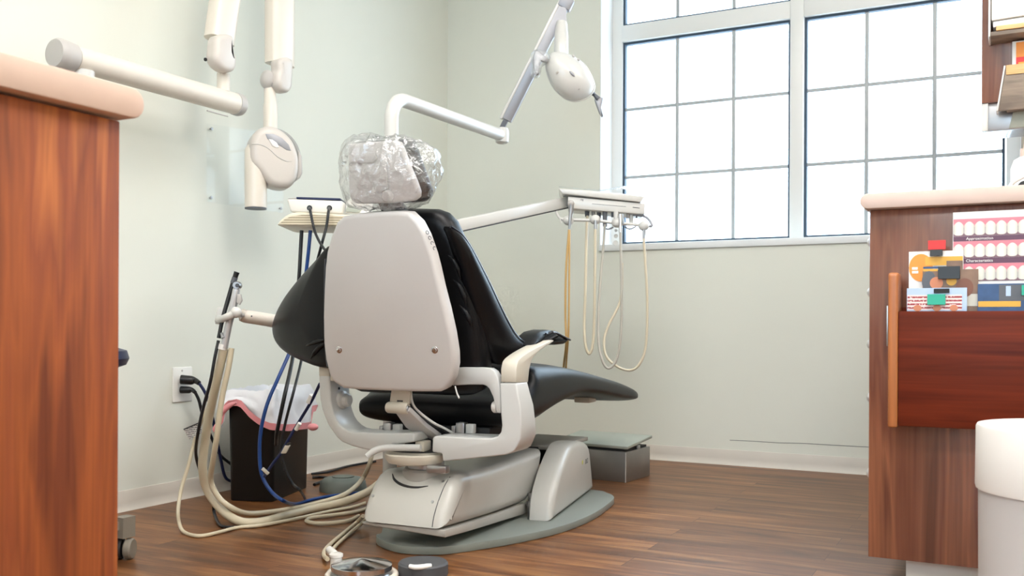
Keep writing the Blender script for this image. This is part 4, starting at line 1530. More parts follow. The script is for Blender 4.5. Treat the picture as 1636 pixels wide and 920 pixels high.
rim = [HCc + (at_d(x, y, 3.74) - HCc) * 1.01 + nf * .004 for x, y in out_px]
MB().tube(rim, .0035, 8, 4, True).build('head_rim', 'white', lh)
def on_dome(px, py):
    d_ = ray(px, py)
    best = None
    mw = lh
    # march along the ray to the dome surface
    q = at_d(px, py, 3.74)
    rel = q - HCc
    f = min(.95, rel.length / .105)
    return HCc + rel * .97 - nf * (.075 * math.sqrt(max(0.05, 1 - f * f)) + .001)
for k, (px, py, w_, h_) in enumerate(((881, 99, .006, .003), (897.5, 126, .004, .007), (921.5, 128.5, .015, .005), (930.5, 149.5, .003, .005), (922.5, 98, .006, .005), (930.5, 103.5, .006, .005))):
    c = on_dome(px, py)
    MB().ell(c, ea * w_, ea.cross(nf).normalized() * h_, nf * .004, 14, 8).build('head_slot', 'capgrey' if k != 2 else 'lampgrey', lh)
# handles
h1 = [at_d(946, 148, 3.76), at_d(950, 152, 3.77), at_d(956, 158, 3.77)]
MB().tube(h1, [.009, .007, .010], 12).build('handle_stem', 'darkgrey', lh)
MB().pillow([at_d(x, y, 3.77) for x, y in ((951, 153), (957, 154), (964, 156), (962.5, 164), (960.5, 172), (964.5, 185), (962, 187), (957.5, 180), (953, 168), (950, 159))], FWD * .02, .006, 3).build('handle', 'lampgrey', lh)
MB().pillow([at_d(x, y, 3.68) for x, y in ((854, 82), (860, 80), (868, 87), (875, 92), (874, 99), (868, 98), (864, 96), (862, 108), (861, 118), (856, 119), (852, 108), (851, 92))], FWD * .025, .006, 3).build('handle', 'lampgrey', lh)
tag(MB().pillow(cr([at_d(x, y, 3.665) for x, y in ((848, 84), (858, 77), (872, 80), (880, 90), (872, 100), (866, 104), (864, 116), (858, 122), (848, 118), (850, 100))], 2, True), FWD * .045, .016, 4).build('handle_sleeve', 'film2'), 'clear plastic sleeve on the left handle of the dental light', 'plastic cover')

# ================================================================== DELIVERY UNIT
E1 = V((.91, .413, 0)).normalized()
E2 = V((-.413, .91, 0)).normalized()
D0 = at_d(907, 323, 3.72)
def pd_(px, py, back=0.0):
    return at_pl(px, py, D0 + E2 * back, E2)
t = thing('delivery_unit', 'white instrument tray with hanging handpiece hoses below the window', 'dental unit', (D0.x, D0.y, D0.z - .1))
# arm from the post to the head
za = at_d(700, 366, 3.30)
a0, a1 = at_d(690, 369, 3.25), at_d(905, 323, 3.80)
MB().obox((a0 + a1) / 2, (a1 - a0) / 2, (a1 - a0).cross(UP).normalized() * .022, ((a1 - a0).cross(UP)).cross(a1 - a0).normalized() * .0205, .006).build('swing_arm', 'white', t)
ln_a = MB().obox((a0 + a1) / 2 - UP * .0225, (a1 - a0) / 2, (a1 - a0).cross(UP).normalized() * .018, UP * .0018).build('arm_groove', 'ink', t.children[-1])
pj = V((pb0.x, pb0.y, a0.z))
pj = pj + (a0 - pj).normalized() * .026
MB().obox((pj + a0) / 2, (a0 - pj) / 2, (a0 - pj).cross(UP).normalized() * .022, UP * .0205, .006).build('arm_knuckle', 'white', t)
# control box
bx_px = [(907, 313.5), (1031, 324.7), (1030, 342.5), (1012, 341), (918, 333.5), (908, 331)]
box = MB().prism([pd_(*p) for p in bx_px], E2 * .16, .004, 2).build('control_box', 'white', t)
mb = MB()
mb.tube([pd_(946, 325.5, -.0007), pd_(1000, 330)], .0008, 6, 1)
mb.build('panel_groove', 'ink', box)
mb = MB()
mb.tube([pd_(1011, 331, -.0007), pd_(1022, 332.3)], .0012, 6, 1)
mb.build('switch_slot', 'ink', box)
text('maker_mark', 'ulg', pd_(927, 318.5, -.0006), (pd_(950, 321) - pd_(927, 319)), UP, .011, 'ink', box)
# tray on top
tr_px = [(892.5, 301), (940, 304.2), (990, 308.6), (1030, 314), (1024, 322.6), (960, 316), (899, 309.6)]
MB().prism([pd_(x, y, -.012) for x, y in tr_px], E2 * .20, .003, 2).build('instrument_tray', 'white', t)
# crinkled film on the tray
mb = MB()
rows = []
for j in range(7):
    row = []
    for i in range(13):
        f, g = i / 12, j / 6
        p = pd_(893 + 138 * f, 300 + 12.5 * f, -.016 + .20 * g)
        hgt = .003 + .030 * max(0, 1 - abs(f - .74) / .26) * (1 - abs(g - .5)) + noise.noise(V((f * 7, g * 5, 2))) * .006
        if f > .97:
            hgt *= .2
        row.append(p + UP * max(.0015, hgt))
    rows.append(row)
mb.grid(rows)
tag(mb.build('tray_film', 'film2', None, 25), 'crinkled clear film over the instrument tray', 'plastic film')
# holder bar and holders
hb_ = [(896, 337), (901, 346), (910, 351), (930, 351.5), (951, 352.5), (972, 354.5), (992, 357), (1012, 358.5), (1031, 361)]
HBP = [pd_(x, y, -.02) for x, y in hb_]
MB().tube(HBP[2:], .0062, 12, 5).build('holder_bar', 'white', t)
MB().tube([pd_(887.5, 334, .01), pd_(890, 342, .0), pd_(895, 349, -.015), pd_(903, 351, -.02)], [.004, .005, .006, .007], 10).build('left_hook', 'white', t)
MB().tube([pd_(894, 349, -.02), pd_(897, 356, -.022)], .0025, 8, 1).build('hook_prong', 'white', t)
MB().tube([pd_(1012, 343, .03), pd_(1024, 344, .02), pd_(1034, 348, .01), pd_(1040, 356, 0), pd_(1041, 361, -.005), pd_(1032, 361, -.015)], .0052, 10).build('right_bracket', 'lampgrey', t)
hold = [(908, 352, 'y'), (951, 351, 'n'), (986, 356, 'n'), (1028.5, 361, 'n')]
for px, py, _ in hold:
    c = pd_(px, py, -.024)
    MB().ell(c, E1 * .021, E2 * .019, UP * .019, 20, 12).build('instrument_holder', 'white', t)
# handpieces in the holders
def handpiece(name, pts, r, m, par):
    return MB().tube([pd_(x, y, -.045) for x, y in pts], r, 12, 3).build(name, m, par)
s0 = handpiece('air_water_syringe', ((912, 325), (912.5, 334), (911, 348), (909.5, 366)), [.012, .0095, .007, .0045], 'steel', t)
MB().ell(pd_(912, 325, -.045), E1 * .013, E2 * .012, UP * .014).build('syringe_head', 'capgrey', s0)
handpiece('handpiece_coupling', ((951.5, 352), (951.5, 366)), [.0065, .0065], 'steel', t)
handpiece('handpiece', ((991, 342), (991.5, 352), (991, 371)), [.009, .008, .006], 'chrome', t)
handpiece('handpiece_coupling', ((1029, 367), (1028.5, 381)), [.007, .0055], 'steel', t)
handpiece('handpiece', ((994.5, 342), (996, 358)), [.005, .004], 'steel', t)
# connectors under the box
for px, py0, py1, r, m, bk in ((938, 336, 346, .010, 'darkgrey', .05), (948, 337, 347, .008, 'capgrey', .05), (957, 338, 349, .009, 'darkgrey', .06), (966.5, 338, 362, .010, 'darkgrey', .02),
                           (978.5, 339, 347, .006, 'darkgrey', .02), (984, 340, 353, .010, 'white', .0), (1003, 341.5, 349, .007, 'capgrey', .03), (1008.5, 343, 360, .010, 'white', .04), (1017, 343, 348, .004, 'darkgrey', .03)):
    MB().tube([pd_(px, py0 - 2, bk), pd_(px, py1, bk)], [r, r * .8], 14, 1).build('hose_connector', m, t)
MB().tube([pd_(968, 365, -.0), pd_(972, 366), pd_(980, 363)], .003, 8).build('bracket_wire', 'lampgrey', t)
MB().tube([pd_(998, 362, -.0), pd_(1006, 366), pd_(1016, 362)], .003, 8).build('bracket_wire', 'lampgrey', t)
for px, py, r in ((984, 368, .006), (984, 377, .008), (983.5, 388, .010)):
    MB().lathe([(.001, -.004), (r, -.004), (r, .004), (.001, .004)], pd_(px, py, .02), -E2, 20).build('spare_ring', 'white', t)
# hoses
def hose(name, lab, pts, r, m, back=-.045):
    P = [pd_(p[0], p[1], back + (p[2] if len(p) > 2 else 0)) for p in pts]
    return MB().tube(P, r, 12, 8).build(name, m, t)
hose('yellow_hose', '', ((909, 367), (904.5, 428), (903.2, 500), (904.5, 545), (901, 580, .10), (898, 612, .14)), .0042, 'yhose')
hose('yellow_hose', '', ((910, 367), (909.5, 420), (909, 480), (908, 535), (905, 575, .09), (903, 612, .14)), .0038, 'yhose')
hose('ivory_hose', '', ((938.5, 345, .09), (937, 380, .07), (935.2, 465, .04), (933.4, 520, .02), (935.8, 553), (941.3, 565), (947, 550), (949.6, 502), (950.6, 420), (951, 366)), .0055, 'hose')
hose('grey_hose', '', ((966.5, 358, .06), (963.5, 400, .06), (958, 465, .04), (955.6, 535, .02), (962, 575), (973, 588), (985.7, 572), (992, 531), (993, 465), (991.3, 368)), .0050, 'hosegrey')
hose('ivory_hose', '', ((994, 420, .075), (991.5, 478, .07), (972, 520, .05), (965, 546, .035), (970.5, 572, .02), (996, 590, .01), (1018, 586), (1031.5, 553), (1034, 483), (1031, 420), (1028.5, 381)), .0050, 'hose')

# ================================================================== EQUIPMENT SHELF WITH CONTROL BOX
SD = 3.02
def pS(px, py, d_=0.0):
    return at_d(px, py, SD) + FWD * d_
t = thing('equipment_shelf', 'beige ribbed shelf fixed behind the left of the chair back', 'shelf', pS(500, 360, .1))
top_px = [(442.5, 359), (447, 352.5), (455, 345.5), (463, 341), (475, 338.5), (520, 340.5), (580, 344)]
bot_px = [(580, 363.5), (544, 362.6), (500, 361.8), (450, 361)]
MB().pillow([pS(*p) for p in top_px + bot_px], FWD * .22, .006, 3).build('shelf_body', 'shelf', t, 45)
sb = t.children[-1]
rp = [(447, 357.5), (455, 350.5), (466, 345.5), (485, 343.2), (520, 344.2), (572, 347), (572, 360.8), (500, 359.6), (452, 358.8)]
MB().prism([pS(x, y, -.0035) for x, y in rp], FWD * .003).build('ribbed_vent', 'slat', sb)
bk0, bk1 = pS(572, 355, .12), V((pb0.x, pb0.y, pS(572, 355).z))
bk1 = bk1 + (bk0 - bk1).normalized() * .026
MB().obox((bk0 + bk1) / 2, (bk1 - bk0) / 2, (bk1 - bk0).cross(UP).normalized() * .02, UP * .012, .003).build('bracket', 'white', t)
t2 = thing('control_box', 'white control box with two black cables on the beige shelf', 'box', pS(505, 339, .07))
cb_px = [(457, 316), (545, 319), (543.5, 336), (462, 334)]
cbz = pS(462, 338.2, .02)
def pC(px, py, d_=.02):
    return pS(px, py, d_)
cb = MB().prism([pC(455.5, 316), pC(546, 319.5), pC(544, 340.2), pC(461.5, 337.2)], FWD * .14, .006, 3).build('box_body', 'ctrl', t2)
MB().prism([pC(470, 312.5, .03), pC(541, 314.5, .03), pC(541, 317.5, .03), pC(470, 315.5, .03)], FWD * .11, .001).build('dark_screen', 'cablenavy', t2)
MB().prism([pC(456, 315.8, .022), pC(470, 310, .06), pC(470, 316.2, .022)], FWD * .08, .002).build('side_lug', 'capgrey', t2)
for px, py in ((492.5, 331), (524.5, 331)):
    MB().lathe([(.001, 0), (.0085, 0), (.0085, .0015), (.001, .0015)], pC(px, py, .0195), -FWD, 20).build('cable_port', 'black', cb)
t3 = thing('paper_guide', 'white slanted plate beside the control box, behind the headrest', 'plate', pS(558, 338, .1))
MB().prism([pS(548, 337.5, .05), pS(590, 338.5, .05), pS(590, 300, .11), pS(562, 298, .11), pS(547, 318, .07)], FWD * .01, .002).build('slanted_plate', 'ctrl', t3)
MB().prism([pS(548, 335, .045), pS(552, 322, .045), pS(574, 333, .045), pS(570, 337, .045)], FWD * .004, .001).build('green_label', 'lid', t3)

# ---- cables
def cable(name, lab, pts, r, m, cat='cable', k=8, grp=None):
    o = MB().tube(pts, r, 10, k).build(name, m)
    return tag(o, lab, cat, grp)
def dd(px, py, d_):
    return at_d(px, py, d_)
cable('black_cable', 'thin black cable from the left port of the control box', [pC(493, 331, .012), dd(496, 338, 2.99), dd(500, 358, 2.985), dd(505, 375, 2.96), dd(514, 392, 2.94), dd(528, 410, 2.93), dd(545, 432, 2.95)], .0042, 'cableblack')
cable('black_cable', 'thin black cable from the right port of the control box', [pC(525, 331, .012), dd(524.5, 340, 2.985), dd(521.5, 362, 2.98), dd(514, 390, 2.97), dd(505, 425, 3.02), dd(498, 460, 3.10), dd(490, 520, 3.15), dd(481.5, 575, 3.12), dd(470, 622, 3.0), dd(456, 675, 3.0), dd(449.5, 715, 3.0), dd(455, 748, 3.0), dd(467, 772, 3.0), dd(480, 784, 3.0), at_z(487, 796, .012)], .0045, 'cableblack')
cable('power_cable', 'thick black cable dropping straight down from the beige shelf', [dd(482, 368, 3.10), dd(480.5, 395, 3.1), dd(478, 440, 3.1), dd(474, 500, 3.12), dd(469, 560, 3.10), dd(463, 595, 3.03), dd(454, 635, 2.97), dd(443, 688, 3.0), dd(441, 710, 3.06)], .0062, 'cableblack')
cable('blue_cable', 'blue cable looping down to the floor in front of the black bin', [dd(496, 368, 3.08), dd(493, 400, 3.08), dd(487, 450, 3.09), dd(474, 530, 3.08), dd(463, 562, 3.04), dd(444, 605, 2.98), dd(427, 645, 2.95), dd(416.5, 690, 2.95), dd(415, 735, 2.95), dd(420, 763, 2.95), dd(435, 787, 2.94), dd(455, 801, 2.92), at_z(473, 805, .008), at_z(500, 797.5, .008), at_z(530, 792, .008), at_z(565, 788, .008), at_z(600, 783, .008)], .0058, 'cableblue')
bc_ = [dd(511, 613, 2.86), dd(498, 640, 2.90), dd(480, 670, 2.93), dd(462, 700, 2.94), dd(450, 722, 2.94), dd(435, 742, 2.94), dd(421.5, 762, 2.935)]
nav = cable('navy_cable', 'short navy cable with white sleeves slanting across the black bin', bc_, .0048, 'cablenavy')
for px, py, dx, dy, lab in ((495.5, 637, 3, -6, 'white sleeve on the navy cable over the bin liner'), (476, 681, 3, -5, 'small white sleeve on the navy cable at the pink hem'), ):
    a, b = at_d(px - dx, py - dy, 2.90), at_d(px + dx, py + dy, 2.895)
    a = at_d(px - dx, py - dy, 2.905)
    b = at_d(px + dx, py + dy, 2.895)
    k = .0075 if dy == -6 else .0062
    MB().tube([a, b], k, 12, 1).build('cable_sleeve', 'paper', nav)
t = nav
MB().obox(at_d(456.5, 717.5, 2.92), (at_d(460, 711, 2.92) - at_d(453, 724, 2.92)) / 2, RIGHT * .008, FWD * .006, .002).build('connector', 'tan', t)
MB().obox(at_d(460.5, 709.5, 2.92), (at_d(462, 707, 2.92) - at_d(459, 712, 2.92)) / 2, RIGHT * .005, FWD * .005, .001).build('connector_neck', 'dark', t)
MB().obox(at_d(424, 752.5, 2.925), (at_d(429, 757, 2.925) - at_d(419, 748, 2.925)) / 2, (at_d(427, 749.5, 2.925) - at_d(421, 755.5, 2.925)) / 2 * .55, FWD * .005, .001).build('cable_tag', 'tan', nav)

# ================================================================== ASSISTANT HOLDER AND SUCTION HOSES
AD = 2.86
def pA(px, py, d_=0.0):
    return at_d(px, py, AD + d_)
t = thing('suction_holder', 'cream holder arm sticking out left of the chair with suction handpieces', 'holder', pA(400, 505))
MB().tube([pA(383, 504), pA(389, 503), pA(391, 505), pA(425, 510.5, .05), pA(450, 515.5, .09)], [.010, .0185, .0195, .0200, .0205], 20, 3).build('holder_arm', 'cream', t)
ha = t.children[-1]
MB().lathe([(.001, 0), (.0025, 0), (.002, .001), (.001, .001)], pA(402, 505, -.0195), -FWD, 10).build('set_screw', 'ink', ha)
MB().tube([pA(383, 502, -.06), pA(386, 503.5, -.03), pA(392, 504.5, .0)], .0065, 12, 4).build('rod', 'steel', t)
MB().ell(pA(377, 499, -.078), RIGHT * .0165, UP * .0165, FWD * .0165).build('ball_joint', 'white', t)
MB().tube([pA(377, 499, -.078), pA(371, 502, -.082), pA(361, 507, -.080), pA(353, 510, -.05), pA(350, 509, .0), pA(352, 507, .02)], [.013, .011, .0105, .0105, .010, .010], 14).build('holder_clip', 'white', t)
MB().pillow([pA(x, y, .01) for x, y in ((347, 491), (357, 490.5), (358, 497), (357, 505), (354, 518), (343, 517.5), (342, 512))], FWD * .03, .006, 3).build('holder_block', 'white', t)
# black handpiece and chrome suction tip
sv = thing('saliva_ejector', 'slim black tipped suction handpiece leaning in the holder', 'handpiece', pA(364, 480))
MB().tube([pA(378.5, 434.5, -.02), pA(374.5, 446, -.02), pA(371, 457, -.02), pA(361, 490, -.03), pA(355.5, 510, -.04), pA(349.5, 540, -.05)], [.0085, .0075, .0075, .0065, .006, .006], 12, 4).build('black_barrel', 'black', sv)
MB().lathe([(.0086, 0), (.0086, .018), (.0075, .0185), (.0075, 0)], pA(375.5, 443, -.02), (pA(371, 457) - pA(374.5, 446)).normalized(), 16).build('collar', 'darkgrey', sv)
ev = thing('suction_valve', 'chrome high volume suction valve held in the white clip', 'handpiece', pA(372, 480))
mv = MB().tube([pA(379.5, 455, -.055), pA(377.5, 464, -.055), pA(374.5, 480, -.055), pA(367, 512, -.055), pA(362, 535, -.055), pA(358, 556, -.055)], [.0075, .0110, .0115, .0105, .0105, .0105], 16, 4).build('valve_body', 'satin', ev)
MB().lathe([(.001, -.012), (.010, -.012), (.012, -.008), (.012, .008), (.010, .012), (.001, .012)], pA(379.3, 456, -.055), -FWD, 20).build('valve_knob', 'steel', mv)
MB().lathe([(.001, 0), (.006, 0), (.006, .002), (.001, .002)], pA(379.3, 456, -.0675), -FWD, 16).build('valve_screw', 'ink', mv)
MB().pillow([pA(x, y, -.07) for x, y in ((378.5, 470), (384, 470), (386, 480), (382, 487), (377.5, 483))], FWD * .016, .003, 2).build('thumb_lever', 'capgrey', mv)
MB().tube([pA(354, 532, -.06), pA(356.5, 540, -.065)], [.004, .006], 10, 1).build('side_lever', 'steel', mv)
MB().tube([pA(356.5, 550, -.055), pA(354.5, 558, -.055)], .0118, 14, 1).build('sleeve_band', 'paper', mv)
# hoses
h_grp = 'ivory suction hoses looping from the holder to the chair base'
F0 = .013
cable('suction_hose', 'thick ivory suction hose, outer one, hanging from the chrome valve', [pA(357.5, 557, -.05), pA(350, 592, -.03), pA(341, 632, .0), pA(333, 670, .03), pA(327, 710, .05), dd(323.5, 745, 2.93), dd(329, 777, 2.96), dd(343, 802, 2.96), at_z(363, 822, .03), at_z(388, 834, F0), at_z(420, 833, F0), at_z(455, 824, F0), at_z(500, 812.5, F0), at_z(540, 804, .02), at_z(565, 796, .03), at_z(590, 784, .05), at_z(606, 772, .07)], .0135, 'hose', 'hose')
cable('suction_hose', 'thinner ivory hose, inner one, beside the black bin', [pA(370, 556, -.05), pA(364.5, 590, -.05), pA(356.5, 625, -.045), pA(351, 660, -.04), pA(346, 700, -.03), dd(340.5, 735, 2.865), dd(337, 768, 2.93), dd(350, 795, 2.94), dd(372, 812, 2.95), at_z(395, 820, .022), at_z(430, 818, .012), at_z(470, 812, .012), at_z(510, 803, .018), at_z(552, 789, .04), at_z(578, 766, .05), at_z(590, 742, .11), at_z(597, 714, .17)], .0085, 'hose', 'hose')
cable('suction_hose', 'thin ivory hose making the widest loop on the floor at left', [pA(348, 600, .03), pA(336, 640, .05), pA(322, 672, .05), dd(312, 700, 2.94), dd(302, 740, 2.92), dd(290, 780, 2.90), dd(284.5, 815, 2.86), at_z(287, 838, .02), at_z(296, 851, .006), at_z(320, 856, .006), at_z(350, 850, .006), at_z(380, 842.5, .006), at_z(420, 838.5, .007), at_z(470, 829, .0065), at_z(520, 818, .0065), at_z(560, 810.5, .0065), at_z(585, 803, .02)], .0055, 'hose', 'hose')
cable('black_cable', 'black cable running along the suction handpiece down to the floor', [pA(349, 544, -.05), pA(343, 572, -.06), pA(336, 610, -.06), pA(325, 650, -.04), pA(316.5, 690, -.02), pA(313, 725, .06), dd(321, 755, 2.975), dd(333, 775, 3.01), dd(340, 795, 3.01), at_z(342, 818, .02), at_z(350, 837, .006), at_z(360, 841.5, .006), at_z(374, 842, .006)], .0048, 'cableblack')
t = thing('cable_label', 'white printed tag tied to a cable near the power outlet', 'tag', pA(312, 688, .03))
MB().prism([pA(293, 685, .02), pA(318, 674.5, -.01), pA(323, 691, -.01), pA(302, 702, .02)], FWD * .0012).build('printed_tag', 'tagink', t)
MB().prism([pA(293, 685, .0195), pA(318, 674.5, -.0105), pA(318.8, 676.4, -.0105), pA(293.9, 687, .0195)], -FWD * .0006).build('tag_band', 'ink', t)

# hoses by the base: flat loop and foot control tube
cable('floor_hose', 'flat ivory hose loop lying on the floor beside the lift cover', [at_z(590, 811, .007), at_z(565, 818, .007), at_z(525, 823.5, .007), at_z(496, 827.5, .007), at_z(491, 833, .007), at_z(515, 836, .007), at_z(555, 832, .007), at_z(573, 824, .007)], .0062, 'hose', 'hose')

# ================================================================== X-RAY UNIT ON THE LEFT WALL
XO = .20
z_r = .0365
e0_, e1_ = at_x(118, 93, XO), at_x(374, 165.5, XO)
zm = (e0_.z + e1_.z) / 2
e0_.z += 0
ar = (e1_ - e0_).normalized()
t = thing('xray_unit', 'cream wall mounted x-ray unit with folded arms on the left wall', 'x-ray unit', V((0, e0_.y, zm)))
MB().tube([e0_, e0_ + ar * .002, e1_ - ar * .002, e1_], z_r, 32, 1).build('wall_arm', 'cream', t)
wa = t.children[-1]
for c, s_ in ((e0_, -1), (e1_, 1)):
    MB().lathe([(z_r * .97, .0003), (z_r * 1.05, .002), (z_r * 1.08, .02), (z_r * 1.0, .030), (z_r * .6, .034), (.001, .035)] if s_ > 0 else
               [(z_r * .97, .0003), (z_r * 1.1, .004), (z_r * 1.2, .04), (z_r * 1.2, .055), (z_r * 1.05, .064), (.001, .066)], c, ar * s_, 32).build('end_cap', 'capgrey', wa)
# bracket that carries the arm off the wall
jb_ = at_x(120, 105, XO)
MB().lathe([(.001, -.12), (.030, -.12), (.032, -.115), (.032, -.03), (.001, -.03)], e0_ + ar * .03, UP, 28).build('pivot', 'white', t)
wp = e0_ + ar * .03
MB().box((0.0006, wp.y - .11, wp.z - .26), (.055, wp.y + .11, wp.z - .06), .008).build('wall_plate', 'cream', t)
MB().box((.0555, wp.y - .03, wp.z - .14), (wp.x + .02, wp.y + .03, wp.z - .10), .008).build('wall_bracket', 'cream', t)
MB().tube([at_x(331, 171, XO + .02) - UP * .012, at_x(364, 182, XO + .02) - UP * .008], .0025, 8, 1).build('cover_line', 'capgrey', wa)
# joint, elbow, folded scissor arms
j0, j1 = at_x(357, 146, XO), at_x(357, 118, XO)
MB().tube([j0, j1], .0215, 24, 1).build('joint_post', 'cream', t)
ek = MB().pillow(cr([at_x(x, y, XO + .0) for x, y in ((331, 60), (327, 80), (326, 95), (331, 107), (340, 115), (350, 118), (358, 115), (361, 106), (361, 95), (357, 86), (355, 60))], 3, True), V((.054, 0, 0)), .018, 4).build('elbow', 'elbowgrey', t, 60)
MB().lathe([(.001, 0), (.006, 0), (.006, .004), (.001, .004)], at_x(329, 95, XO + .02), (at_x(320, 95, XO) - at_x(330, 95, XO)).normalized(), 12).build('elbow_screw', 'black', ek)
def arm_beam(name, a, b, hw, hd):
    u_ = (b - a).normalized()
    s_ = V((0, 1, 0))
    s_ = (s_ - u_ * s_.dot(u_)).normalized()
    n_ = V((1, 0, 0))
    rings = []
    for c in (a, b):
        rings.append([c + s_ * (hw * math.copysign(abs(math.cos(q_)) ** .6, math.cos(q_))) + n_ * (hd * math.copysign(abs(math.sin(q_)) ** .6, math.sin(q_))) for q_ in [i / 28 * 2 * PI for i in range(28)]])
    return MB().loft(rings).build(name, 'cream', t)
TOPZ = 2.58
def up_to(pxa, pya, pxb, pyb, xx):
    a, b = at_x(pxa, pya, xx), at_x(pxb, pyb, xx)
    k = (TOPZ - a.z) / (b.z - a.z)
    return a, a + (b - a) * k
a, b = up_to(350, 66, 359.5, 0, XO)
b2_ = up_to(447, 104, 447, 0, XO + .02)
w1 = (at_x(368, 60, XO) - at_x(332, 60, XO)).length / 2 * .97
arm_beam('scissor_arm', a, b, w1, .034)
c0_, c1_ = b2_
w2 = (at_x(464, 90, XO) - at_x(430, 90, XO)).length / 2
arm_beam('scissor_arm', c0_, c1_, w2, .034)
MB().box((XO - .045, min(b.y, c1_.y) - .06, TOPZ - .03), (XO + .065, max(b.y, c1_.y) + .06, TOPZ + .06), .02, 3).build('top_knuckle', 'cream', t)
# lower elbow of the second arm with its yoke
XH = XO + .02
MB().pillow(cr([at_x(x, y, XH - .0) for x, y in ((430, 97), (430, 112), (427, 122), (427, 136), (432, 146), (440, 150.5), (446, 149), (450, 142), (451, 132), (450.5, 97))], 3, True), V((.054, 0, 0)), .018, 4).build('elbow', 'elbowgrey', t, 60)
MB().ell(at_x(427, 127, XH), V((.03, 0, 0)), V((0, .020, 0)), V((0, 0, .034))).build('elbow_cap', 'capgrey', t)
yk = [at_x(430.5, 138, XH), at_x(432, 165, XH), at_x(432, 168, XH), at_x(432, 214, XH)]
MB().tube(yk, [.0195, .0225, .0248, .0248], 24, 1).build('yoke_tube', 'cream', t)
# tube head
XT = XH + .02
hdp = [(392, 245), (393, 232), (400, 219), (412, 211), (428, 210), (445, 219), (457, 231), (464, 245), (468, 262), (467, 284), (462, 297), (452, 305.5), (437, 306), (425, 302), (416, 294), (405, 280), (394, 265)]
XN = V((.78, -.62, 0)).normalized()
TH0 = at_x(430, 260, XT)
def px_(px, py, off=0):
    return at_pl(px, py, TH0 + XN * off, XN)
hd_ = MB().pillow(cr([px_(x, y, -.055) for x, y in hdp], 3, True), XN * .115, .026, 6).build('tube_head', 'elbowgrey', t, 70)
cx_ = (px_(390.5, 290) + px_(425, 290)) / 2
rc = (px_(425, 290) - px_(390.5, 290)).length / 2
zt_, zb_ = px_(407, 232).z, px_(407, 333).z
MB().lathe([(.001, zt_), (rc * .8, zt_ - .003), (rc * 1.04, zt_ - .02), (rc * 1.04, zt_ - .10), (rc, zb_ + .002), (rc * .96, zb_ + .001), (rc * .9, zb_ + .02), (.001, zb_ + .02)], V((cx_.x, cx_.y, 0)) + XN * .012, seg=40).build('beam_cone', 'cream', t)
cn = t.children[-1]
MB().lathe([(rc * .92, zb_ - .0035), (rc * 1.0, zb_ - .0035), (rc * 1.0, zb_ + .0005), (rc * .92, zb_ + .0005)], V((cx_.x, cx_.y, 0)) + XN * .012, seg=40).build('cone_rim', 'darkgrey', cn)
MB().tube([px_(x, y, .0595) for x, y in ((402, 230), (416, 231), (430, 238), (443, 250), (456, 257), (466, 258))], [.001, .0022, .0022, .0022, .0022, .001], 8).build('head_seam', 'capgrey', hd_)
MB().tube([px_(x, y, .02) for x, y in ((419, 208), (440, 208), (458, 216.5), (471, 232), (478, 252), (479.5, 276))], [.004, .008, .009, .009, .008, .006], 12).build('handle_rail', 'handlegrey', t)
MB().pillow([px_(x, y, .0585) for x, y in ((424, 214), (437, 214), (451, 221), (461, 231), (465, 241), (458, 240), (447, 233), (436, 228), (427, 222))], XN * .003, .0012, 2).build('grip_recess', 'lampgrey', hd_)
MB().pillow([px_(x, y, .0605) for x, y in ((429, 222), (435, 223), (442, 228), (446, 235), (441, 236), (435, 233))], XN * .0025, .001, 2).build('grip_window', 'paper', hd_)
MB().pillow([px_(x, y, .0) for x, y in ((474, 240), (480, 252), (481, 278), (477, 286), (470, 291), (467, 289), (472, 280))], XN * .03, .006, 3).build('handle_tail', 'capgrey', t)

# ---- acrylic plate on the wall
XA = .004
t = thing('acrylic_plate', 'clear acrylic plate screwed to the left wall behind the x-ray head', 'wall plate', at_x(390, 330, XA))
c4 = [at_x(329.5, 197.5, XA), at_x(329, 322.5, XA), at_x(452, 340.5, XA), at_x(452, 215, XA)]
MB().prism(c4, V((.005, 0, 0)), .001, 1).build('acrylic_sheet', 'acry', t)
for x, y in ((335.5, 206), (334.5, 316), (446, 333)):
    p = at_x(x, y, .0005)
    MB().lathe([(.003, 0.0), (.003, .008), (.006, .0085), (.005, .011), (.001, .012)], p, (1, 0, 0), 14).build('screw', 'steel', t)

# ---- outlet and plugs
t = thing('power_outlet', 'white wall outlet plate low on the left wall', 'outlet', at_x(291, 643, 0))
c4 = [at_x(274.8, 586.5, .0005), at_x(275.3, 643.5, .0005), at_x(306, 639.5, .0005), at_x(305.5, 585.8, .0005)]
y0_, y1_, z0_, z1_ = c4[0].y, c4[3].y, (c4[1].z + c4[2].z) / 2, (c4[0].z + c4[3].z) / 2
MB().box((.0005, y0_, z0_), (.007, y1_, z1_), .003).build('plate', 'outlet', t)
for px, py in ((290, 606), (290, 623)):
    p = at_x(px, py, .007)
    MB().box((.0068, p.y - .015, p.z - .013), (.0085, p.y + .015, p.z + .013), .001).build('receptacle', 'outlet', t)
p = at_x(291, 592, .007)
MB().lathe([(.001, 0), (.004, 0), (.003, .0015), (.001, .002)], p, (1, 0, 0), 12).build('screw', 'capgrey', t)
def plug(lab, pa, pb_, pc_, r):
    t = thing('power_plug', lab, 'plug', pa)
    MB().tube([pa, pa + (pb_ - pa) * .1, pa + (pb_ - pa) * .75, pb_, pc_], [r * .85, r, r * .95, r * .62, r * .5], 16, 3).build('plug_body', 'black', t)
    return t
pa, pb_, pc_ = at_x(288, 606, .016), at_x(312, 608, .055), at_x(318, 612, .075)
pl1 = plug('larger black plug in the upper socket of the outlet', pa, pb_, pc_, .0165)
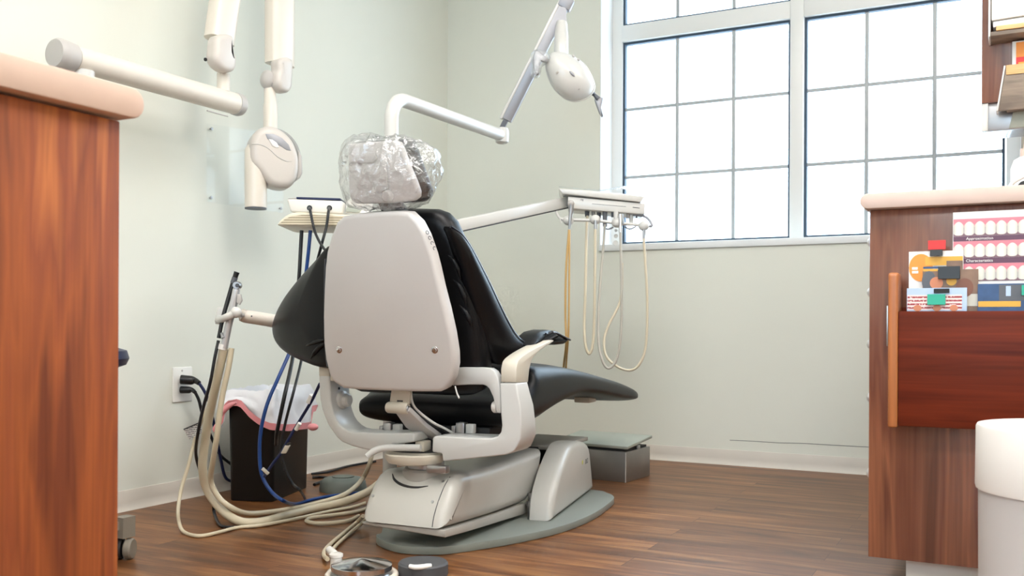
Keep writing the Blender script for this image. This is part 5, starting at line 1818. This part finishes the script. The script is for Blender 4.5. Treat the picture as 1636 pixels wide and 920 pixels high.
MB().tube([pc_, at_x(326, 624, .085), at_x(333, 640, .08), at_x(339, 665, .07), at_x(346, 700, .06), at_x(353, 735, .05), at_x(360, 762, .045), at_x(372, 770, .045)], .0055, 10, 8).build('cord', 'cablenavy', pl1)
pa, pb_, pc_ = at_x(288, 622.5, .015), at_x(307, 623, .05), at_x(312, 627, .065)
pl2 = plug('smaller black plug in the lower socket of the outlet', pa, pb_, pc_, .0125)
MB().tube([pc_, at_x(318, 640, .07), at_x(323, 660, .065), at_x(334, 690, .05), at_x(344, 712, .04), at_x(353, 728, .035), at_x(370, 742, .03)], .0055, 10, 8).build('cord', 'cableblack', pl2)

# ================================================================== BLACK BIN WITH LINER
b0, b1, b2 = at_z(367, 800, 0), at_z(436, 802, 0), at_z(498, 779, 0)
ex = (b0 - b1)
ey = (b2 - b1)
ey = ey - ex.normalized() * ey.dot(ex.normalized()) * .5
b3 = b0 + ey
bcn = (b0 + b1 + b2 + b3) / 4
HB = .36
t = thing('trash_bin', 'black rectangular trash bin with a white liner by the left wall', 'bin', (bcn.x, bcn.y, 0))
base4 = [b1, b1 + ey, b0 + ey, b0]
def rr4(k, z, r=.014):
    out = []
    P = [bcn + (p - bcn) * k for p in base4]
    for i in range(4):
        p, pr, nx_ = P[i], P[i - 1], P[(i + 1) % 4]
        a_ = (pr - p).normalized()
        b_ = (nx_ - p).normalized()
        for j in range(4):
            f = j / 3
            out.append(p + a_ * r * (1 - f) ** 2 + b_ * r * f ** 2 + UP * z)
    return out
MB().loft([rr4(.99, .001), rr4(1.0, .004), rr4(1.055, HB - .012), rr4(1.075, HB - .008), rr4(1.075, HB), rr4(1.045, HB), rr4(.97, .012)]).build('bin_body', 'black', t)
# liner: folded over the rim, hem length varies round the bin
peri = rr4(1.14, HB)
n_p = len(peri)
P_ = []
for i in range(n_p):
    a_, b_ = peri[i], peri[(i + 1) % n_p]
    m_ = max(1, int((b_ - a_).length / .012))
    for j in range(m_):
        P_.append(a_.lerp(b_, j / m_))
hemk = [(340, 690), (352, 697), (357, 693), (363, 676), (371, 650), (380, 646), (390, 646), (397, 655), (405, 666), (418, 677), (432, 684), (455, 686), (480, 684), (496, 681), (506, 682), (515, 684)]
def hem_y(px):
    if px <= hemk[0][0]:
        return hemk[0][1]
    for (xa, ya_), (xb, yb_) in zip(hemk, hemk[1:]):
        if xa <= px <= xb:
            return ya_ + (yb_ - ya_) * (px - xa) / (xb - xa)
    return hemk[-1][1]
def project(p):
    v = p - CAM
    z = v.dot(FWD)
    a_, b_ = FPX * v.dot(RIGHT) / z, -FPX * v.z / z
    return 818 + cs * a_ - sn * b_, CYH + sn * a_ + cs * b_, z
cols_ = []
for i, p in enumerate(P_):
    px, py, dz = project(p)
    front = (p - bcn).dot(CAM - bcn) > 0
    drop = (hem_y(px) - py) * dz / FPX if front else .07
    drop = max(.02, drop)
    out_ = V((p.x - bcn.x, p.y - bcn.y, 0)).normalized()
    ln = []
    inner = bcn + (p - V((bcn.x, bcn.y, p.z))) * .83
    ln.append(V((inner.x, inner.y, HB - .05)))
    ln.append(V((inner.x, inner.y, HB + .004)) + out_ * .004)
    zt__ = HB + .028 + .012 * noise.noise(V((i * .21, 1, 0))) + .004 * noise.noise(V((i * .9, 5, 0)))
    ln.append(V((p.x, p.y, zt__)) - out_ * .006)
    for j in range(0, 8):
        f = j / 7
        wv = .010 + .014 * math.sin(f * 2.4) + .014 * noise.noise(V((i * .35, f * 3, 0))) + .008 * noise.noise(V((i * .9, f * 6, 3)))
        ln.append(V((p.x, p.y, HB + .010 - (drop + .010) * f)) + out_ * max(.0035, wv))
    cols_.append((ln, out_))
mb = MB()
rows = [[c[0][r] for c in cols_] for r in range(len(cols_[0][0]))]
for r in rows:
    r.append(r[0])
mb.grid(rows)
bmesh.ops.remove_doubles(mb.bm, verts=mb.bm.verts[:], dist=1e-6)
tag(mb.build('bin_liner', 'liner', None, 60), 'white plastic bag liner with pink hem folded over the black bin', 'bin liner')
lin_o = bpy.data.objects['bin_liner']
mb = MB()
ra, rb_ = [], []
for ln, o_ in cols_:
    e_ = ln[-1]
    g_ = ln[-1] + (ln[-3] - ln[-1]).normalized() * .021
    ra.append(e_ + o_ * .006 - UP * .003)
    rb_.append(g_ + o_ * .007)
ra.append(ra[0]); rb_.append(rb_[0])
mb.grid([rb_, ra])
bmesh.ops.remove_doubles(mb.bm, verts=mb.bm.verts[:], dist=1e-6)
mb.build('pink_hem', 'pink', lin_o, 60)
# the loose flap of the drawstring at left and the knot at right
fl = [at_d(x, y, 3.17) for x, y in ((376, 648), (366, 652), (357, 660), (352, 672), (350, 684), (341, 687), (350, 694), (356, 698), (360, 692), (366, 676), (372, 660))]
MB().tube([at_d(x, y, 3.17) for x, y in ((378, 643), (368, 647), (358, 655), (351, 664), (349, 676), (345, 686), (351, 692))], [.004, .008, .010, .009, .008, .012, .004], 10).build('drawstring', 'pink', lin_o)
MB().ell(at_d(500, 682, 3.18), RIGHT * .018, FWD * .014, UP * .012).build('knot', 'pink', lin_o)

# ================================================================== FLOOR THINGS
# chrome disc foot control
fc = at_z(578, 906, .03)
R_ = .073
t = thing('foot_control', 'round chrome disc foot control with an ivory ring at the bottom edge', 'foot control', (fc.x, fc.y, 0))
mb = MB()
prof = [(.001, .052), (.012, .050), (R_ - .006, .0395), (R_, .037), (R_, .026), (R_ - .003, .022), (.001, .022)][::-1]
mb.lathe(prof, (fc.x, fc.y, 0), seg=56)
mb.build('disc', 'chrome', t, 25)
MB().lathe([(.001, .0006), (R_ - .004, .0006), (R_ + .004, .004), (R_ + .002, .012), (R_ - .010, .0215), (.001, .0215)], (fc.x, fc.y, 0), seg=48).build('base', 'steel', t)
ringp = [V((fc.x, fc.y, .011)) + RIGHT * (.081 * math.cos(a)) + V((FWD.x, FWD.y, 0)) * (.081 * math.sin(a)) for a in [i / 28 * 2 * PI for i in range(28)]]
MB().tube(ringp, .008, 12, 2, True).build('guard_ring', 'cream', t)
vb = at_z(537, 905, .022)
MB().lathe([(.001, .004), (.021, .004), (.024, .008), (.020, .014), (.015, .018), (.014, .044), (.017, .047), (.017, .053), (.012, .056), (.001, .057)], (vb.x, vb.y, 0), seg=24).build('valve_fitting', 'white', t)
MB().tube([V((vb.x, vb.y, .048)), at_z(526, 878, .055)], [.011, .010], 14, 1).build('valve_stub', 'white', t)
hz = [at_z(580, 824, .05), at_z(570, 834, .015), at_z(548, 852, .007), at_z(528, 869, .007), at_z(518.5, 880, .008), at_z(518, 888, .011), at_z(523, 893, .018)]
cable('foot_hose', 'ivory hose from the chair base to the chrome foot control, outer strand', hz, .0058, 'yhose' if False else 'hose', 'hose')
cable('foot_hose', 'ivory hose from the chair base to the chrome foot control, inner strand', [p + RIGHT * .020 + UP * .001 for p in hz[:-2]] + [at_z(526, 884, .03)], .0050, 'hose', 'hose')
# dark rubber pedal
pd0 = at_z(676, 906, .02)
R2 = .0615
t = thing('foot_switch', 'dark grey round foot switch with a curved white mark', 'foot switch', (pd0.x, pd0.y, 0))
MB().lathe([(.001, .0006), (R2 - .003, .0006), (R2, .004), (R2, .030), (R2 - .004, .0345), (.001, .0355)], (pd0.x, pd0.y, 0), seg=48).build('pedal_body', 'pedal', t)
zp = .036
MB().tube([at_z(655, 904.5, zp), at_z(663, 906, zp), at_z(674, 905.5, zp), at_z(684, 904, zp), at_z(689, 903.5, zp)], [.0055, .0060, .0062, .0060, .0050], 10).build('white_mark', 'paper', t)
# grey green pod
q = at_z(546, 792, 0)
pr_ = .083
pcn = at_z(548, 783, 0.0)
t = thing('floor_pod', 'grey-green rubber foot pod on the floor behind the lift cover', 'foot control', (pcn.x, pcn.y, 0))
MB().lathe([(.001, .0006), (pr_ + .004, .0006), (pr_ + .004, .01), (pr_, .034), (pr_ - .012, .045), (.05, .050), (.001, .051)], (pcn.x, pcn.y, 0), seg=48).build('pod_body', 'pod', t)
MB().lathe([(.030, .0505), (.040, .0505), (.041, .053), (.030, .053)], (pcn.x, pcn.y, 0), seg=36).build('pod_ring', 'pod', t)
cable('floor_cable', 'black cable lying on the floor beside the grey-green pod', [at_z(502, 774, .006), at_z(520, 767, .006), at_z(541, 761, .007)], .0058, 'cableblack')
cable('floor_cable', 'black cable running along the left wall base behind the pod', [at_z(498, 757, .006), at_z(525, 753.5, .006), at_z(550, 746, .006), at_z(575, 741, .006), at_z(600, 737, .006)], .0050, 'cableblack')
cable('floor_cable', 'short black cable between the bin and the grey-green pod', [at_z(499, 762.5, .0055), at_z(510, 762, .0055), at_z(524, 763, .0055)], .0052, 'cableblack')
# utility box
u1, u2 = at_z(999.5, 771.5, 0), at_z(1038.5, 760, 0)
dx = (u2 - u1)
dl = V((-dx.y, dx.x, 0)).normalized()
u0 = u1 + dl * .30
HU = at_d(999, 722, project(u1)[2]).z
t = thing('junction_box', 'scuffed metal floor box with a loose grey lid beyond the chair base', 'utility box', ((u0 + u2) / 2))
u0.z = u1.z = u2.z = 0
MB().prism([u0, u1, u2, u2 + dl * .30], UP * HU, .003, 2).build('box_body', 'boxsteel', t)
jb0 = t.children[-1]
MB().tube([u1 + UP * .002 + (u1 - u2).normalized() * .0005, u1 + UP * (HU - .002) + (u1 - u2).normalized() * .0005], .0022, 8, 1).build('corner_edge', 'capgrey', jb0)
MB().prism([p + UP * (HU - .002) for p in (u0 + dx * .05 - dl * .01, u1 + dx * .05 + dl * .012, u2 - dx * .05 + dl * .012, u2 - dx * .05 + dl * .29)], UP * .010).build('dark_gap', 'dark', jb0)
l1, l2 = at_pl(998, 713, u1 - dl * .006, dl), at_pl(1036, 698, u2 - dl * .006, dl)
l1b = at_pl(998, 720, u1 - dl * .006, dl)
la = u1 - dl * .008 + UP * (HU + .010)
lb_ = u2 + dx * .02 - dl * .008 + UP * (HU + .034)
MB().prism([la, lb_, lb_ + dl * .34, la + dl * .34], UP * .012, .003, 2).build('lid', 'lid', t)
MB().obox(u1 + dx * .55 + UP * (HU + .006) + dl * .006, dx.normalized() * .012, dl * .004, UP * .008, .001).build('clip', 'steel', t)

# ---- hairline crack in the back wall paint above the cove base
wb_ = bpy.data.objects['wall_back']
mb = MB()
mb.tube([at_y(x, y, -.0004) for x, y in ((1166, 703), (1200, 704.5), (1240, 707), (1290, 708.5), (1330, 711), (1388, 714))], .0011, 6, 3)
mb.build('crack', 'ink', wb_)
